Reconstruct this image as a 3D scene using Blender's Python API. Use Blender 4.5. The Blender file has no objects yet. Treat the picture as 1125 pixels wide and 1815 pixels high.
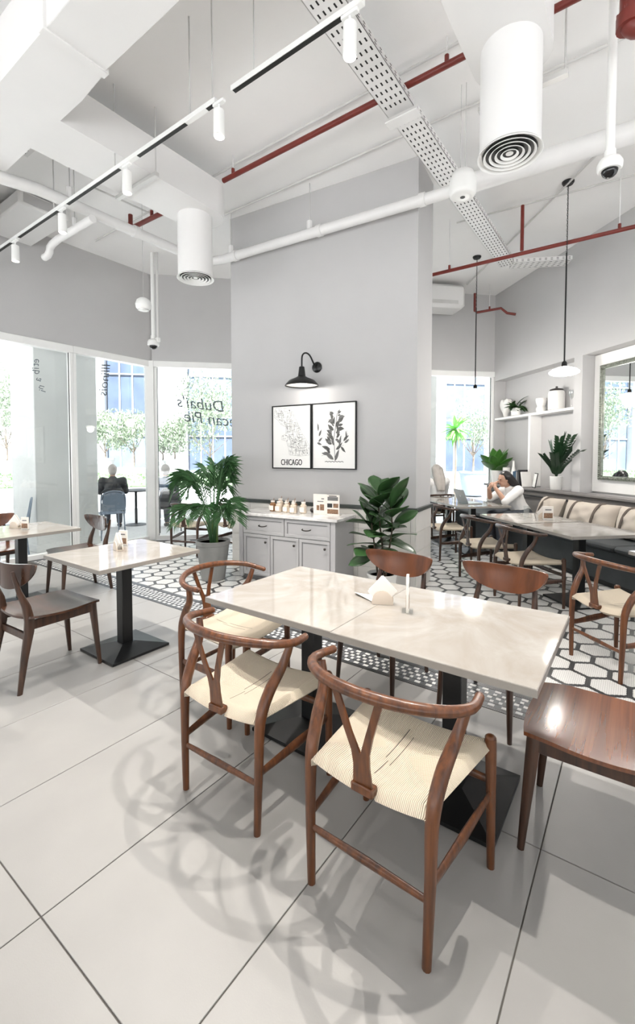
import bpy, bmesh, math, random
from mathutils import Vector, Matrix, Euler
random.seed(7)
R = math.radians
SC = bpy.context.scene
COL = SC.collection

# ------------------------------------------------------------------ camera, world, sun, exposure
cam = bpy.data.objects.new('camera', bpy.data.cameras.new('camera')); COL.objects.link(cam)
cam.data.sensor_fit = 'VERTICAL'; cam.data.sensor_height = 36.0; cam.data.sensor_width = 36.0
cam.data.lens = 790.0 / 1815 * 36.0
cam.data.shift_y = -68.5 / 1815
cam.data.clip_start = 0.05; cam.data.clip_end = 300
cam.location = (0, 0, 1.43)
cam.rotation_euler = (R(90 - 2.247), 0, R(35.75))
SC.camera = cam

W = bpy.data.worlds.new('sky'); SC.world = W; W.use_nodes = True
bg = W.node_tree.nodes['Background']
bg.inputs[0].default_value = (0.95, 0.975, 1.0, 1); bg.inputs[1].default_value = 0.7

sun = bpy.data.objects.new('sun', bpy.data.lights.new('sun', 'SUN')); COL.objects.link(sun)
sun.data.energy = 14.0; sun.data.angle = R(1.0); sun.data.color = (0.98, 0.99, 1.0)
sun.rotation_euler = Vector((-0.45, 0.62, -1.15)).to_track_quat('-Z', 'Y').to_euler()

vs = SC.view_settings
vs.view_transform = 'Standard'; vs.look = 'None'; vs.gamma = 1.0; vs.use_curve_mapping = False
vs.exposure = 0.87
SPOT_W = 100.0

# ------------------------------------------------------------------ materials
MATS = {}
def lin(c):
    return tuple(((x / 255) / 12.92 if x / 255 <= 0.04045 else ((x / 255 + 0.055) / 1.055) ** 2.4) for x in c)
def mat(name, rgb, rough=0.6, metal=0.0, var=0.06, scale=6.0, bump=0.0, bscale=60.0, spec=0.5, trans=0.0, emit=None, estr=0.0, coat=0.0):
    m = bpy.data.materials.new(name); m.use_nodes = True; MATS[name] = m
    nt = m.node_tree; b = nt.nodes['Principled BSDF']
    c = lin(rgb)
    b.inputs['Roughness'].default_value = rough; b.inputs['Metallic'].default_value = metal
    b.inputs['Specular IOR Level'].default_value = spec
    if coat: b.inputs['Coat Weight'].default_value = coat; b.inputs['Coat Roughness'].default_value = 0.08
    if trans: b.inputs['Transmission Weight'].default_value = trans
    tc = nt.nodes.new('ShaderNodeTexCoord')
    if var > 0:
        n = nt.nodes.new('ShaderNodeTexNoise'); n.inputs['Scale'].default_value = scale; n.inputs['Detail'].default_value = 4
        nt.links.new(tc.outputs['Object'], n.inputs['Vector'])
        r = nt.nodes.new('ShaderNodeValToRGB')
        r.color_ramp.elements[0].position = 0.3; r.color_ramp.elements[1].position = 0.7
        r.color_ramp.elements[0].color = (*[max(0, x * (1 - var)) for x in c], 1)
        r.color_ramp.elements[1].color = (*[min(1, x * (1 + var)) for x in c], 1)
        nt.links.new(n.outputs['Fac'], r.inputs['Fac']); nt.links.new(r.outputs['Color'], b.inputs['Base Color'])
    else:
        b.inputs['Base Color'].default_value = (*c, 1)
    if bump:
        n2 = nt.nodes.new('ShaderNodeTexNoise'); n2.inputs['Scale'].default_value = bscale; n2.inputs['Detail'].default_value = 3
        nt.links.new(tc.outputs['Object'], n2.inputs['Vector'])
        bp = nt.nodes.new('ShaderNodeBump'); bp.inputs['Strength'].default_value = bump; bp.inputs['Distance'].default_value = 0.01
        nt.links.new(n2.outputs['Fac'], bp.inputs['Height']); nt.links.new(bp.outputs['Normal'], b.inputs['Normal'])
    if emit:
        b.inputs['Emission Color'].default_value = (*lin(emit), 1); b.inputs['Emission Strength'].default_value = estr
    return m
def wood(name, dark, light, rough=0.35, coat=0.25, sc=(26, 26, 1.6)):
    m = bpy.data.materials.new(name); m.use_nodes = True; MATS[name] = m
    nt = m.node_tree; b = nt.nodes['Principled BSDF']; b.inputs['Roughness'].default_value = rough
    b.inputs['Coat Weight'].default_value = coat; b.inputs['Coat Roughness'].default_value = 0.2
    tc = nt.nodes.new('ShaderNodeTexCoord'); mp = nt.nodes.new('ShaderNodeMapping')
    mp.inputs['Scale'].default_value = sc; nt.links.new(tc.outputs['Object'], mp.inputs['Vector'])
    n = nt.nodes.new('ShaderNodeTexNoise'); n.inputs['Scale'].default_value = 2.2; n.inputs['Detail'].default_value = 5; n.inputs['Distortion'].default_value = 0.3
    nt.links.new(mp.outputs[0], n.inputs['Vector'])
    r = nt.nodes.new('ShaderNodeValToRGB'); r.color_ramp.elements[0].position = 0.32; r.color_ramp.elements[1].position = 0.72
    r.color_ramp.elements[0].color = (*lin(dark), 1); r.color_ramp.elements[1].color = (*lin(light), 1)
    nt.links.new(n.outputs['Fac'], r.inputs['Fac']); nt.links.new(r.outputs['Color'], b.inputs['Base Color'])
    return m
def marble(name, base, vein, rough=0.12, scale=2.2):
    m = bpy.data.materials.new(name); m.use_nodes = True; MATS[name] = m
    nt = m.node_tree; b = nt.nodes['Principled BSDF']; b.inputs['Roughness'].default_value = rough
    tc = nt.nodes.new('ShaderNodeTexCoord')
    n = nt.nodes.new('ShaderNodeTexNoise'); n.inputs['Scale'].default_value = scale; n.inputs['Detail'].default_value = 8; n.inputs['Roughness'].default_value = 0.62; n.inputs['Distortion'].default_value = 1.4
    nt.links.new(tc.outputs['Object'], n.inputs['Vector'])
    r = nt.nodes.new('ShaderNodeValToRGB'); e = r.color_ramp.elements
    e[0].position = 0.36; e[1].position = 0.62; e[0].color = (*lin(vein), 1); e[1].color = (*lin(base), 1)
    nt.links.new(n.outputs['Fac'], r.inputs['Fac']); nt.links.new(r.outputs['Color'], b.inputs['Base Color'])
    return m
def glassmat(name, tint=(0.93, 0.97, 0.98), refl=0.07):
    m = bpy.data.materials.new(name); m.use_nodes = True; MATS[name] = m
    nt = m.node_tree; nt.nodes.remove(nt.nodes['Principled BSDF']); out = nt.nodes['Material Output']
    t = nt.nodes.new('ShaderNodeBsdfTransparent'); t.inputs[0].default_value = (*tint, 1)
    g = nt.nodes.new('ShaderNodeBsdfGlossy'); g.inputs['Roughness'].default_value = 0.02
    mx = nt.nodes.new('ShaderNodeMixShader'); mx.inputs[0].default_value = refl
    nt.links.new(t.outputs[0], mx.inputs[1]); nt.links.new(g.outputs[0], mx.inputs[2]); nt.links.new(mx.outputs[0], out.inputs[0])
    return m
def cordmat(name, base):
    # paper cord weave: cords run across each edge rail, meeting along the diagonals
    m = mat(name, base, 0.85, var=0.1, scale=30)
    nt = m.node_tree; b = nt.nodes['Principled BSDF']
    tc = nt.nodes.new('ShaderNodeTexCoord'); sx = nt.nodes.new('ShaderNodeSeparateXYZ'); nt.links.new(tc.outputs['Object'], sx.inputs[0])
    def M(op, a, bb=None):
        n = nt.nodes.new('ShaderNodeMath'); n.operation = op
        for i, v in enumerate((a, bb)):
            if v is None: continue
            if hasattr(v, 'node'): nt.links.new(v, n.inputs[i])
            else: n.inputs[i].default_value = v
        return n.outputs[0]
    x, y = sx.outputs[0], sx.outputs[1]
    side = M('GREATER_THAN', M('ABSOLUTE', x), M('ADD', M('ABSOLUTE', y), 0.04))
    wx = M('ABSOLUTE', M('SINE', M('MULTIPLY', x, 560.0))); wy = M('ABSOLUTE', M('SINE', M('MULTIPLY', y, 560.0)))
    mixn = nt.nodes.new('ShaderNodeMix'); nt.links.new(side, mixn.inputs[0]); nt.links.new(wx, mixn.inputs[2]); nt.links.new(wy, mixn.inputs[3])
    rampc = nt.nodes.new('ShaderNodeValToRGB'); rampc.color_ramp.elements[0].color = (*[q * 0.42 for q in lin(base)], 1); rampc.color_ramp.elements[1].color = (*lin(base), 1); rampc.color_ramp.elements[1].position = 0.55  # grooves between cords darkened in the colour, standing in for shade
    nt.links.new(mixn.outputs[0], rampc.inputs['Fac']); nt.links.new(rampc.outputs['Color'], b.inputs['Base Color'])
    bp = nt.nodes.new('ShaderNodeBump'); bp.inputs['Strength'].default_value = 0.8; bp.inputs['Distance'].default_value = 0.004
    nt.links.new(mixn.outputs[0], bp.inputs['Height']); nt.links.new(bp.outputs['Normal'], b.inputs['Normal'])
    return m
def mosaicmat(name, tile, grout, scale=75.0, w=0.07, rough=0.35):
    m = bpy.data.materials.new(name); m.use_nodes = True; MATS[name] = m
    nt = m.node_tree; b = nt.nodes['Principled BSDF']; b.inputs['Roughness'].default_value = rough
    tc = nt.nodes.new('ShaderNodeTexCoord'); v = nt.nodes.new('ShaderNodeTexVoronoi'); v.voronoi_dimensions = '2D'
    v.feature = 'DISTANCE_TO_EDGE'; v.inputs['Scale'].default_value = scale; v.inputs['Randomness'].default_value = 0.12
    nt.links.new(tc.outputs['Object'], v.inputs['Vector'])
    r = nt.nodes.new('ShaderNodeValToRGB'); e = r.color_ramp.elements; e[0].position = w * 0.6; e[1].position = w
    e[0].color = (*lin(grout), 1); e[1].color = (*lin(tile), 1)
    nt.links.new(v.outputs['Distance'], r.inputs['Fac']); nt.links.new(r.outputs['Color'], b.inputs['Base Color'])
    return m

mat('wall_grey', (190, 189, 189), 0.75, var=0.025, scale=1.6, bump=0.06, bscale=40)
mat('ceiling_white', (248, 247, 246), 0.8, var=0.012, scale=2)
mat('white_paint', (240, 239, 237), 0.45, var=0.02)
mat('frame_white', (238, 238, 236), 0.35, var=0.015)
mat('pipe_white', (228, 227, 226), 0.4, var=0.02)
mat('duct_white', (226, 225, 224), 0.5, var=0.02, scale=2)
mat('rod_grey', (205, 204, 202), 0.4, metal=0.3)
mat('conduit', (214, 213, 211), 0.45, var=0.03)
mat('black_metal', (13, 14, 15), 0.36, var=0.08)
mat('black_slot', (7, 7, 7), 0.5)
mat('red_pipe', (112, 38, 30), 0.38, var=0.12, scale=10)
mat('chrome', (200, 200, 200), 0.15, metal=1.0)
mat('grout_dark', (92, 88, 84), 0.9, var=0.05)
mat('floor_tile', (154, 152, 149), 0.38, var=0.05, scale=2.6, bump=0.03, bscale=220)
mosaicmat('mosaic_white', (216, 215, 212), (136, 134, 131), 88, 0.07)
mosaicmat('mosaic_black', (34, 35, 37), (88, 88, 88), 88, 0.08)
mat('band_white', (235, 234, 230), 0.4)
mat('band_grey', (92, 94, 97), 0.4, var=0.2, scale=40)
wood('walnut', (68, 37, 18), (116, 67, 32))
wood('walnut_red', (88, 48, 24), (120, 68, 36), rough=0.26, coat=0.45, sc=(0.7, 26, 1.5))
wood('walnut_dark', (46, 30, 21), (80, 52, 36))
wood('walnut_ply_dark', (52, 34, 25), (84, 54, 38), rough=0.22, coat=0.5, sc=(0.7, 24, 1.5))
cordmat('cord', (226, 212, 190))
marble('table_marble', (172, 168, 162), (156, 148, 139), 0.05)
mat('table_edge', (150, 144, 137), 0.35, var=0.06, scale=14)
marble('counter_marble', (243, 242, 240), (205, 203, 202), 0.12, 4)
mat('cabinet_grey', (176, 175, 176), 0.42, var=0.02)
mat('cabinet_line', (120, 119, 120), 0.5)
mat('pewter', (72, 68, 64), 0.3, metal=0.9)
mat('print_paper', (246, 245, 242), 0.4, var=0.01)
mat('ink', (45, 45, 46), 0.7, var=0.0)
mat('ink_mid', (120, 119, 118), 0.7, var=0.05)
mat('ink_leaf', (92, 92, 90), 0.7, var=0.25, scale=30)
mat('ink_light', (150, 149, 148), 0.7, var=0.05)
mat('dado', (62, 68, 66), 0.4)
mat('wain_tile', (222, 219, 214), 0.3, var=0.05, scale=3)
mat('pot_grey', (140, 140, 138), 0.7, var=0.08, bump=0.1)
mat('pot_white', (240, 239, 236), 0.35, var=0.02)
mat('soil', (52, 40, 32), 0.95, var=0.2, bump=0.5)
mat('palm_leaf', (60, 98, 58), 0.45, var=0.3, scale=9)
mat('palm_stem', (92, 120, 62), 0.5, var=0.15)
mat('fig_leaf', (52, 84, 46), 0.3, var=0.25, scale=7)
mat('fig_stem', (84, 72, 58), 0.8)
mat('zz_leaf', (34, 62, 38), 0.3, var=0.25)
mat('broad_leaf', (72, 122, 52), 0.38, var=0.3)
mat('olive_leaf', (146, 160, 138), 0.6, var=0.2)
mat('hedge_leaf', (128, 160, 116), 0.7, var=0.25)
mat('fresh_leaf', (120, 190, 90), 0.5, var=0.2)
mat('bark', (128, 116, 104), 0.9, var=0.2)
mat('napkin', (248, 244, 238), 0.8, var=0.01)
mat('holder_cream', (228, 214, 198), 0.45)
mat('card', (244, 238, 230), 0.4)
mat('card_photo', (140, 108, 84), 0.5, var=0.5, scale=60)
mat('jar_cream', (232, 216, 196), 0.35, var=0.12, scale=30)
mat('jar_label', (246, 240, 232), 0.5)
mat('amber', (150, 108, 70), 0.3, var=0.15)
mat('sofa_dark', (62, 66, 68), 0.8, var=0.1, bump=0.1, bscale=200)
mat('sofa_back', (110, 106, 103), 0.75, var=0.06, bump=0.1, bscale=200)
mat('cushion_beige', (196, 186, 174), 0.9, var=0.06, bump=0.25, bscale=240)
mat('strap', (92, 82, 74), 0.8)
mat('ledge', (122, 118, 116), 0.5)
mat('mirror_frame', (138, 142, 132), 0.4, metal=0.5, var=0.3, scale=30)
m_ = mat('mirror_glass', (245, 248, 248), 0.01, metal=1.0, var=0)
mat('ceramic', (238, 236, 232), 0.3, var=0.02)
mat('ceramic_dark', (60, 56, 54), 0.4)
mat('book_blue', (52, 86, 112), 0.5); mat('book_black', (34, 34, 36), 0.5); mat('book_white', (232, 230, 226), 0.5); mat('book_grey', (150, 148, 146), 0.5)
mat('laptop', (168, 172, 172), 0.35, metal=0.4, var=0); mat('laptop_logo', (235, 238, 238), 0.3, var=0)
mat('skin', (190, 150, 128), 0.5, var=0.05); mat('hair_black', (26, 22, 22), 0.4, var=0.2, scale=40); mat('hair_grey', (172, 166, 160), 0.6, var=0.15)
mat('shirt_white', (236, 234, 232), 0.8, var=0.03); mat('jacket_black', (44, 46, 50), 0.7, var=0.1); mat('jacket_blue', (76, 98, 124), 0.8, var=0.1)
mat('trouser', (70, 74, 82), 0.8); mat('shoe', (40, 38, 38), 0.6); mat('lips', (160, 92, 84), 0.5); mat('eye', (30, 24, 22), 0.3)
mat('lamp_glow', (255, 250, 240), 0.5, var=0, emit=(255, 246, 232), estr=9.0)
mat('shade_inner', (250, 246, 238), 0.5, var=0)
mat('opal', (255, 250, 244), 0.4, var=0, emit=(255, 248, 238), estr=3.0)
glassmat('window_glass', (0.965, 0.975, 0.975), 0.06)
glassmat('clear_glass', (0.97, 0.98, 0.98), 0.12)
mat('letter', (90, 100, 108), 0.6, var=0)
mat('pave', (238, 238, 237), 0.8, var=0.05, scale=1.5); mat('road', (180, 180, 180), 0.85, var=0.05); mat('kerb', (160, 160, 158), 0.8)
mat('bounce_grey', (150, 150, 149), 0.85, var=0.05); mat('facade', (200, 202, 205), 0.7, var=0.03); mat('facade_blue', (120, 136, 158), 0.25, var=0.18, scale=1.2); mat('facade_dark', (92, 106, 130), 0.3, var=0.2, scale=1)
mat('concrete', (222, 224, 222), 0.85, var=0.05, scale=2)
mat('outdoor_metal', (126, 140, 156), 0.4, var=0.06); mat('outdoor_dark', (48, 50, 54), 0.5)
mat('outdoor_pot', (206, 208, 208), 0.7); mat('outdoor_pot_blue', (150, 166, 184), 0.6)
mat('camera_black', (16, 16, 18), 0.15, var=0)

# ------------------------------------------------------------------ mesh helpers
class MB:
    def __init__(s): s.v = []; s.f = []
    def add(s, vs, fs, M=None):
        o = len(s.v)
        if M is not None: vs = [M @ Vector(p) for p in vs]
        s.v += [tuple(p) for p in vs]; s.f += [tuple(i + o for i in f) for f in fs]; return s
    def box(s, x0, x1, y0, y1, z0, z1, M=None, c=0.0):
        if c <= 0:
            vs = [(x, y, z) for z in (z0, z1) for y in (y0, y1) for x in (x0, x1)]
            return s.add(vs, [(0, 2, 3, 1), (4, 5, 7, 6), (0, 1, 5, 4), (2, 6, 7, 3), (0, 4, 6, 2), (1, 3, 7, 5)], M)
        bm = bmesh.new(); bmesh.ops.create_cube(bm, size=1)
        for v in bm.verts:
            v.co = Vector(((x0 + x1) / 2 + v.co.x * (x1 - x0), (y0 + y1) / 2 + v.co.y * (y1 - y0), (z0 + z1) / 2 + v.co.z * (z1 - z0)))
        bmesh.ops.bevel(bm, geom=bm.edges[:], offset=c, segments=1, affect='EDGES')
        return s.bm(bm, M)
    def bm(s, bm, M=None):
        bm.verts.index_update()
        s.add([v.co.copy() for v in bm.verts], [[v.index for v in f.verts] for f in bm.faces], M); bm.free(); return s
    def tube(s, pts, rad, seg=8, M=None, flat=None, cap=True, up=None):
        pts = [Vector(p) for p in pts]; n = len(pts)
        rad = [rad] * n if isinstance(rad, (int, float)) else rad
        vs = []; fs = []; prev = None
        for i, p in enumerate(pts):
            t = (pts[min(i + 1, n - 1)] - pts[max(i - 1, 0)]).normalized()
            if prev is None:
                a = Vector(up) if up else (Vector((0, 0, 1)) if abs(t.z) < 0.9 else Vector((1, 0, 0)))
                u = (a - t * a.dot(t)).normalized()
            else:
                u = (prev - t * prev.dot(t))
                u = u.normalized() if u.length > 1e-6 else prev
            prev = u; w = t.cross(u)
            fa, fb = flat if flat else (1, 1)
            for k in range(seg):
                an = 2 * math.pi * k / seg
                vs.append(p + u * math.cos(an) * rad[i] * fa + w * math.sin(an) * rad[i] * fb)
        for i in range(n - 1):
            for k in range(seg):
                a = i * seg + k; b = i * seg + (k + 1) % seg
                fs.append((a, b, b + seg, a + seg))
        if cap: fs.append(tuple(reversed(range(seg)))); fs.append(tuple(range((n - 1) * seg, n * seg)))
        return s.add(vs, fs, M)
    def lathe(s, prof, seg=24, M=None, cx=0, cy=0):
        vs = []; fs = []; n = len(prof)
        for r, z in prof:
            for k in range(seg):
                a = 2 * math.pi * k / seg; vs.append((cx + r * math.cos(a), cy + r * math.sin(a), z))
        for i in range(n - 1):
            for k in range(seg):
                a = i * seg + k; b = i * seg + (k + 1) % seg; fs.append((a, b, b + seg, a + seg))
        if prof[0][0] > 1e-4: fs.append(tuple(reversed(range(seg))))
        if prof[-1][0] > 1e-4: fs.append(tuple(range((n - 1) * seg, n * seg)))
        return s.add(vs, fs, M)
    def prism(s, poly, z0, z1, M=None):
        n = len(poly); vs = [(x, y, z0) for x, y in poly] + [(x, y, z1) for x, y in poly]
        fs = [tuple(reversed(range(n))), tuple(range(n, 2 * n))] + [(i, (i + 1) % n, (i + 1) % n + n, i + n) for i in range(n)]
        return s.add(vs, fs, M)
    def sheet(s, fn, nu, nv, th=0.0, M=None):
        "fn(u,v)->point ; u,v in 0..1 ; with thickness along the normal when th>0"
        P = [[Vector(fn(i / nu, j / nv)) for i in range(nu + 1)] for j in range(nv + 1)]
        W_ = nu + 1
        vs = [p for row in P for p in row]; fs = [(j * W_ + i, j * W_ + i + 1, (j + 1) * W_ + i + 1, (j + 1) * W_ + i) for j in range(nv) for i in range(nu)]
        if th > 0:
            N = []
            for j in range(nv + 1):
                for i in range(nu + 1):
                    a = P[j][min(i + 1, nu)] - P[j][max(i - 1, 0)]; b = P[min(j + 1, nv)][i] - P[max(j - 1, 0)][i]
                    c = a.cross(b); N.append(c.normalized() if c.length > 1e-9 else Vector((0, 0, 1)))
            o = len(vs); vs = vs + [p - q * th for p, q in zip(vs, N)]
            fs = fs + [tuple(reversed([i + o for i in f])) for f in fs]
            ring = [i for i in range(W_)] + [j * W_ + nu for j in range(1, nv + 1)] + [nv * W_ + i for i in range(nu - 1, -1, -1)] + [j * W_ for j in range(nv - 1, 0, -1)]
            for k in range(len(ring)):
                a, b = ring[k], ring[(k + 1) % len(ring)]; fs.append((b, a, a + o, b + o))
        return s.add(vs, fs, M)
    def sphere(s, c, r, seg=12, rings=8, M=None):
        r = (r, r, r) if isinstance(r, (int, float)) else r
        vs = [(c[0], c[1], c[2] - r[2])]; fs = []
        for i in range(1, rings):
            ph = -math.pi / 2 + math.pi * i / rings
            for k in range(seg):
                a = 2 * math.pi * k / seg
                vs.append((c[0] + r[0] * math.cos(ph) * math.cos(a), c[1] + r[1] * math.cos(ph) * math.sin(a), c[2] + r[2] * math.sin(ph)))
        vs.append((c[0], c[1], c[2] + r[2])); L = len(vs) - 1
        for k in range(seg):
            fs.append((0, 1 + (k + 1) % seg, 1 + k)); fs.append((L, L - seg + k, L - seg + (k + 1) % seg))
        for i in range(rings - 2):
            for k in range(seg):
                a = 1 + i * seg + k; b = 1 + i * seg + (k + 1) % seg; fs.append((a, b, b + seg, a + seg))
        return s.add(vs, fs, M)
    def build(s, name, m, parent=None, smooth=0.7, loc=None, rot=None, label=None):
        me = bpy.data.meshes.new(name); me.from_pydata(s.v, [], s.f); me.update()
        me.materials.append(MATS[m])
        if smooth:
            me.polygons.foreach_set('use_smooth', [True] * len(me.polygons)); me.set_sharp_from_angle(angle=smooth)
        return link(name, me, parent, loc, rot, label)
def link(name, me, parent=None, loc=None, rot=None, label=None):
    o = bpy.data.objects.new(name, me); COL.objects.link(o)
    if parent: o.parent = parent
    if loc: o.location = loc
    if rot: o.rotation_euler = rot
    if label: o['label'] = label
    return o
def tag(o, label, cat, group=None, kind=None):
    o['label'] = label
    if cat: o['category'] = cat
    if group: o['group'] = group
    if kind: o['kind'] = kind
    return o
def thing(name, label, cat, loc=(0, 0, 0), rz=0.0, group=None):
    o = bpy.data.objects.new(name, None); COL.objects.link(o); o.empty_display_size = 0.1
    o.location = loc; o.rotation_euler = (0, 0, rz)
    return tag(o, label, cat, group)
def struct(o): o['kind'] = 'structure'; return o
def sthing(name, loc=(0, 0, 0), rz=0.0):
    o = bpy.data.objects.new(name, None); COL.objects.link(o); o.empty_display_size = 0.1
    o.location = loc; o.rotation_euler = (0, 0, rz); o['kind'] = 'structure'; return o
def dup(root, loc, rz, label=None, group=None):
    r = root.copy(); COL.objects.link(r); r.location = loc; r.rotation_euler = (0, 0, rz)
    if label: r['label'] = label
    if group: r['group'] = group
    for ch in list(root.children):
        c = ch.copy(); COL.objects.link(c); c.parent = r
        for g in list(ch.children):
            d = g.copy(); COL.objects.link(d); d.parent = c
    return r
def bez(pts, n=8):
    "catmull-rom through points"
    P = [Vector(p) for p in pts]; out = []
    for i in range(len(P) - 1):
        a = P[max(i - 1, 0)]; b = P[i]; c = P[i + 1]; d = P[min(i + 2, len(P) - 1)]
        for k in range(n):
            t = k / n
            out.append(0.5 * ((2 * b) + (c - a) * t + (2 * a - 5 * b + 4 * c - d) * t * t + (3 * b - a - 3 * c + d) * t ** 3))
    out.append(P[-1]); return out
def T(x=0, y=0, z=0, rz=0.0, rx=0.0, ry=0.0): return Matrix.Translation((x, y, z)) @ Euler((rx, ry, rz)).to_matrix().to_4x4()
def text_mesh(txt, size, depth=0.0, align='CENTER', shear=0.0):
    cu = bpy.data.curves.new('txt', 'FONT'); cu.body = txt; cu.size = size; cu.extrude = depth; cu.align_x = align; cu.align_y = 'CENTER'; cu.shear = shear
    cu.resolution_u = 3
    ob = bpy.data.objects.new('txt', cu); COL.objects.link(ob)
    dg = bpy.context.evaluated_depsgraph_get(); me = bpy.data.meshes.new_from_object(ob.evaluated_get(dg))
    bpy.data.objects.remove(ob); bpy.data.curves.remove(cu); return me
def text_into(mb, txt, size, M, shear=0.0):
    me = text_mesh(txt, size, shear=shear)
    mb.add([v.co.copy() for v in me.vertices], [list(p.vertices) for p in me.polygons], M); bpy.data.meshes.remove(me)

ZC = 4.45
S2 = math.sqrt(0.5)
# wall frames: local +x along the wall, local -y into the room
F_FAR = ((-6.65, 4.49, 0), R(45)); F_RIGHT = ((-2.26, 8.88, 0), R(-45)); F_LEFT = ((-6.68, 0, 0), R(90))
COL_A = math.atan2(0.11, 0.994); F_COL = ((-4.301, 4.069, 0), COL_A)
def w2(frame, x, y, z=0.0):
    (o, a) = frame; return (o[0] + x * math.cos(a) - y * math.sin(a), o[1] + x * math.sin(a) + y * math.cos(a), o[2] + z)

# ================================================================== THE SETTING
# ---- floor
floor = sthing('floor')
fb = MB(); fb.prism([(-6.9, -4.2), (8.0, -4.2), (8.0, -1.2), (-2.1, 9.0), (-6.9, 4.2)], -0.12, -0.004); fb.build('sub_floor', 'grout_dark', floor, 0)
TX, TY, GX0, GY0 = 0.608, 1.17, -0.257, 0.577
YB = 2.57
tile_cache = {}
def tile(x0, x1, y0, y1):
    key = (round(x1 - x0, 3), round(y1 - y0, 3))
    if key not in tile_cache:
        hx = (x1 - x0) / 2 - 0.0022; hy = (y1 - y0) / 2 - 0.0022
        b = MB().box(-hx, hx, -hy, hy, -0.008, 0, c=0.0012)
        me = bpy.data.meshes.new('floor_tile'); me.from_pydata(b.v, [], b.f); me.materials.append(MATS['floor_tile']); tile_cache[key] = me
    link('floor_tile', tile_cache[key], floor, ((x0 + x1) / 2, (y0 + y1) / 2, 0))
for i in range(-10, 8):
    x0 = GX0 + i * TX; x1 = x0 + TX
    if x1 < -6.68: continue
    x0 = max(x0, -6.68)
    for j in range(-4, 2):
        y0 = GY0 + j * TY; y1 = min(y0 + TY, YB)
        if y1 - y0 > 0.02: tile(x0, x1, y0, y1)
# ---- mosaic band and medallions
mb = MB().box(-6.68, 4.2, YB + 0.004, 2.85, -0.006, -0.0015); mb.build('mosaic_band', 'band_grey', floor, 0)
b = MB().box(-6.68, 4.2, YB + 0.003, YB + 0.033, -0.004, 0.0); b.build('band_line', 'mosaic_black', floor, 0)
b = MB().box(-6.68, 4.2, 2.80, 2.83, -0.004, 0.0); b.build('band_line', 'mosaic_black', floor, 0)
sq = MB(); dk = MB()
for r_, (yy, per, on) in enumerate([(2.622, 0.075, 0.036), (2.665, 0.05, 0.02), (2.705, 0.05, 0.026), (2.745, 0.05, 0.02), (2.783, 0.075, 0.036)]):
    x = -6.6 + (r_ % 2) * per / 2
    while x < 2.6:
        sq.box(x, x + on, yy - 0.012, yy + 0.012, -0.002, 0.0); x += per
o = sq.build('band_tesserae', 'band_white', floor, 0); o['kind'] = 'stuff'
x = -6.6
while x < 2.6:
    dk.box(x, x + 0.03, 2.64, 2.652, -0.002, -0.0005); dk.box(x + 0.012, x + 0.04, 2.722, 2.732, -0.002, -0.0005); x += 0.05
o = dk.build('band_dark_tesserae', 'mosaic_black', floor, 0); o['kind'] = 'stuff'
b = MB(); b.prism([(-6.68, 2.85), (4.2, 2.85), (-2.2, 8.85), (-6.68, 4.44)], -0.006, -0.0016); b.build('mosaic_field', 'mosaic_black', floor, 0)
def medallion_poly(r=0.106):
    out = []
    for k in range(6):
        for q, rr in enumerate((1.0, 0.965, 0.99, 0.925, 0.955, 0.925, 0.99, 0.965)):
            a = R(90 + 60 * k + q * 7.5)
            aa = abs(((math.degrees(a) - 90) % 60) - 30)
            hexr = math.cos(R(30)) / math.cos(R(30 - abs(30 - ((q * 7.5) % 60))) if False else R(30 - ((q * 7.5))) )
            out.append((r * min(1.0, hexr * (1.02 if q % 2 else 0.965)) * math.cos(a), r * min(1.0, hexr * (1.02 if q % 2 else 0.965)) * math.sin(a)))
    return out
mpoly = medallion_poly(0.107)
b = MB().prism(mpoly, -0.003, 0.0); mme = bpy.data.meshes.new('medallion'); mme.from_pydata(b.v, [], b.f); mme.materials.append(MATS['mosaic_white'])
PITCH = 0.2165; cand = []
fwd = Vector((-math.sin(R(35.75)), math.cos(R(35.75)))); rgt = Vector((fwd.y, -fwd.x))
for j in range(0, 34):
    for i in range(-40, 24):
        x = -0.337 + i * PITCH + (PITCH / 2 if (j % 2) else 0); y = 3.25 - 2 * 0.1875 + 0.1 * 0 + j * 0.1875
        if x < -6.55 or x + y > 6.45 or y - x > 11.0 or y < 2.95: continue
        p = Vector((x, y)); d = p.dot(fwd); lat = p.dot(rgt)
        vis = d > 0.3 and abs(lat / d) < 0.74
        hid = (-3.0 < x < -1.9 and y > 4.5 and y < 6.5 and x * 1.0 < -1.9 and False)
        cand.append((0 if vis else 1, d, x, y))
cand.sort()
rest = MB()
for k, (nv, d, x, y) in enumerate(cand):
    if k < 298: link('medallion', mme, floor, (x, y, 0))
    else: rest.prism([(x + px, y + py) for px, py in mpoly], -0.003, 0.0)
o = rest.build('medallion_field', 'mosaic_white', floor, 0); o['kind'] = 'stuff'
# half medallions along the band edge
b = MB()
for i in range(-29, 20):
    x = -0.337 + i * PITCH; keep = [(px, max(py, -0.020)) for px, py in mpoly if py > -0.035]
    b.prism([(x + px, 2.875 + py) for px, py in keep], -0.003, 0)
o = b.build('edge_medallions', 'mosaic_white', floor, 0); o['kind'] = 'stuff'

# ---- ceiling
b = MB(); b.prism([(-7.0, -4.2), (8.0, -4.2), (8.0, -1.2), (-2.0, 9.3), (-7.0, 4.4)], ZC, ZC + 0.25); struct(b.build('ceiling', 'ceiling_white', None, 0))

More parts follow.
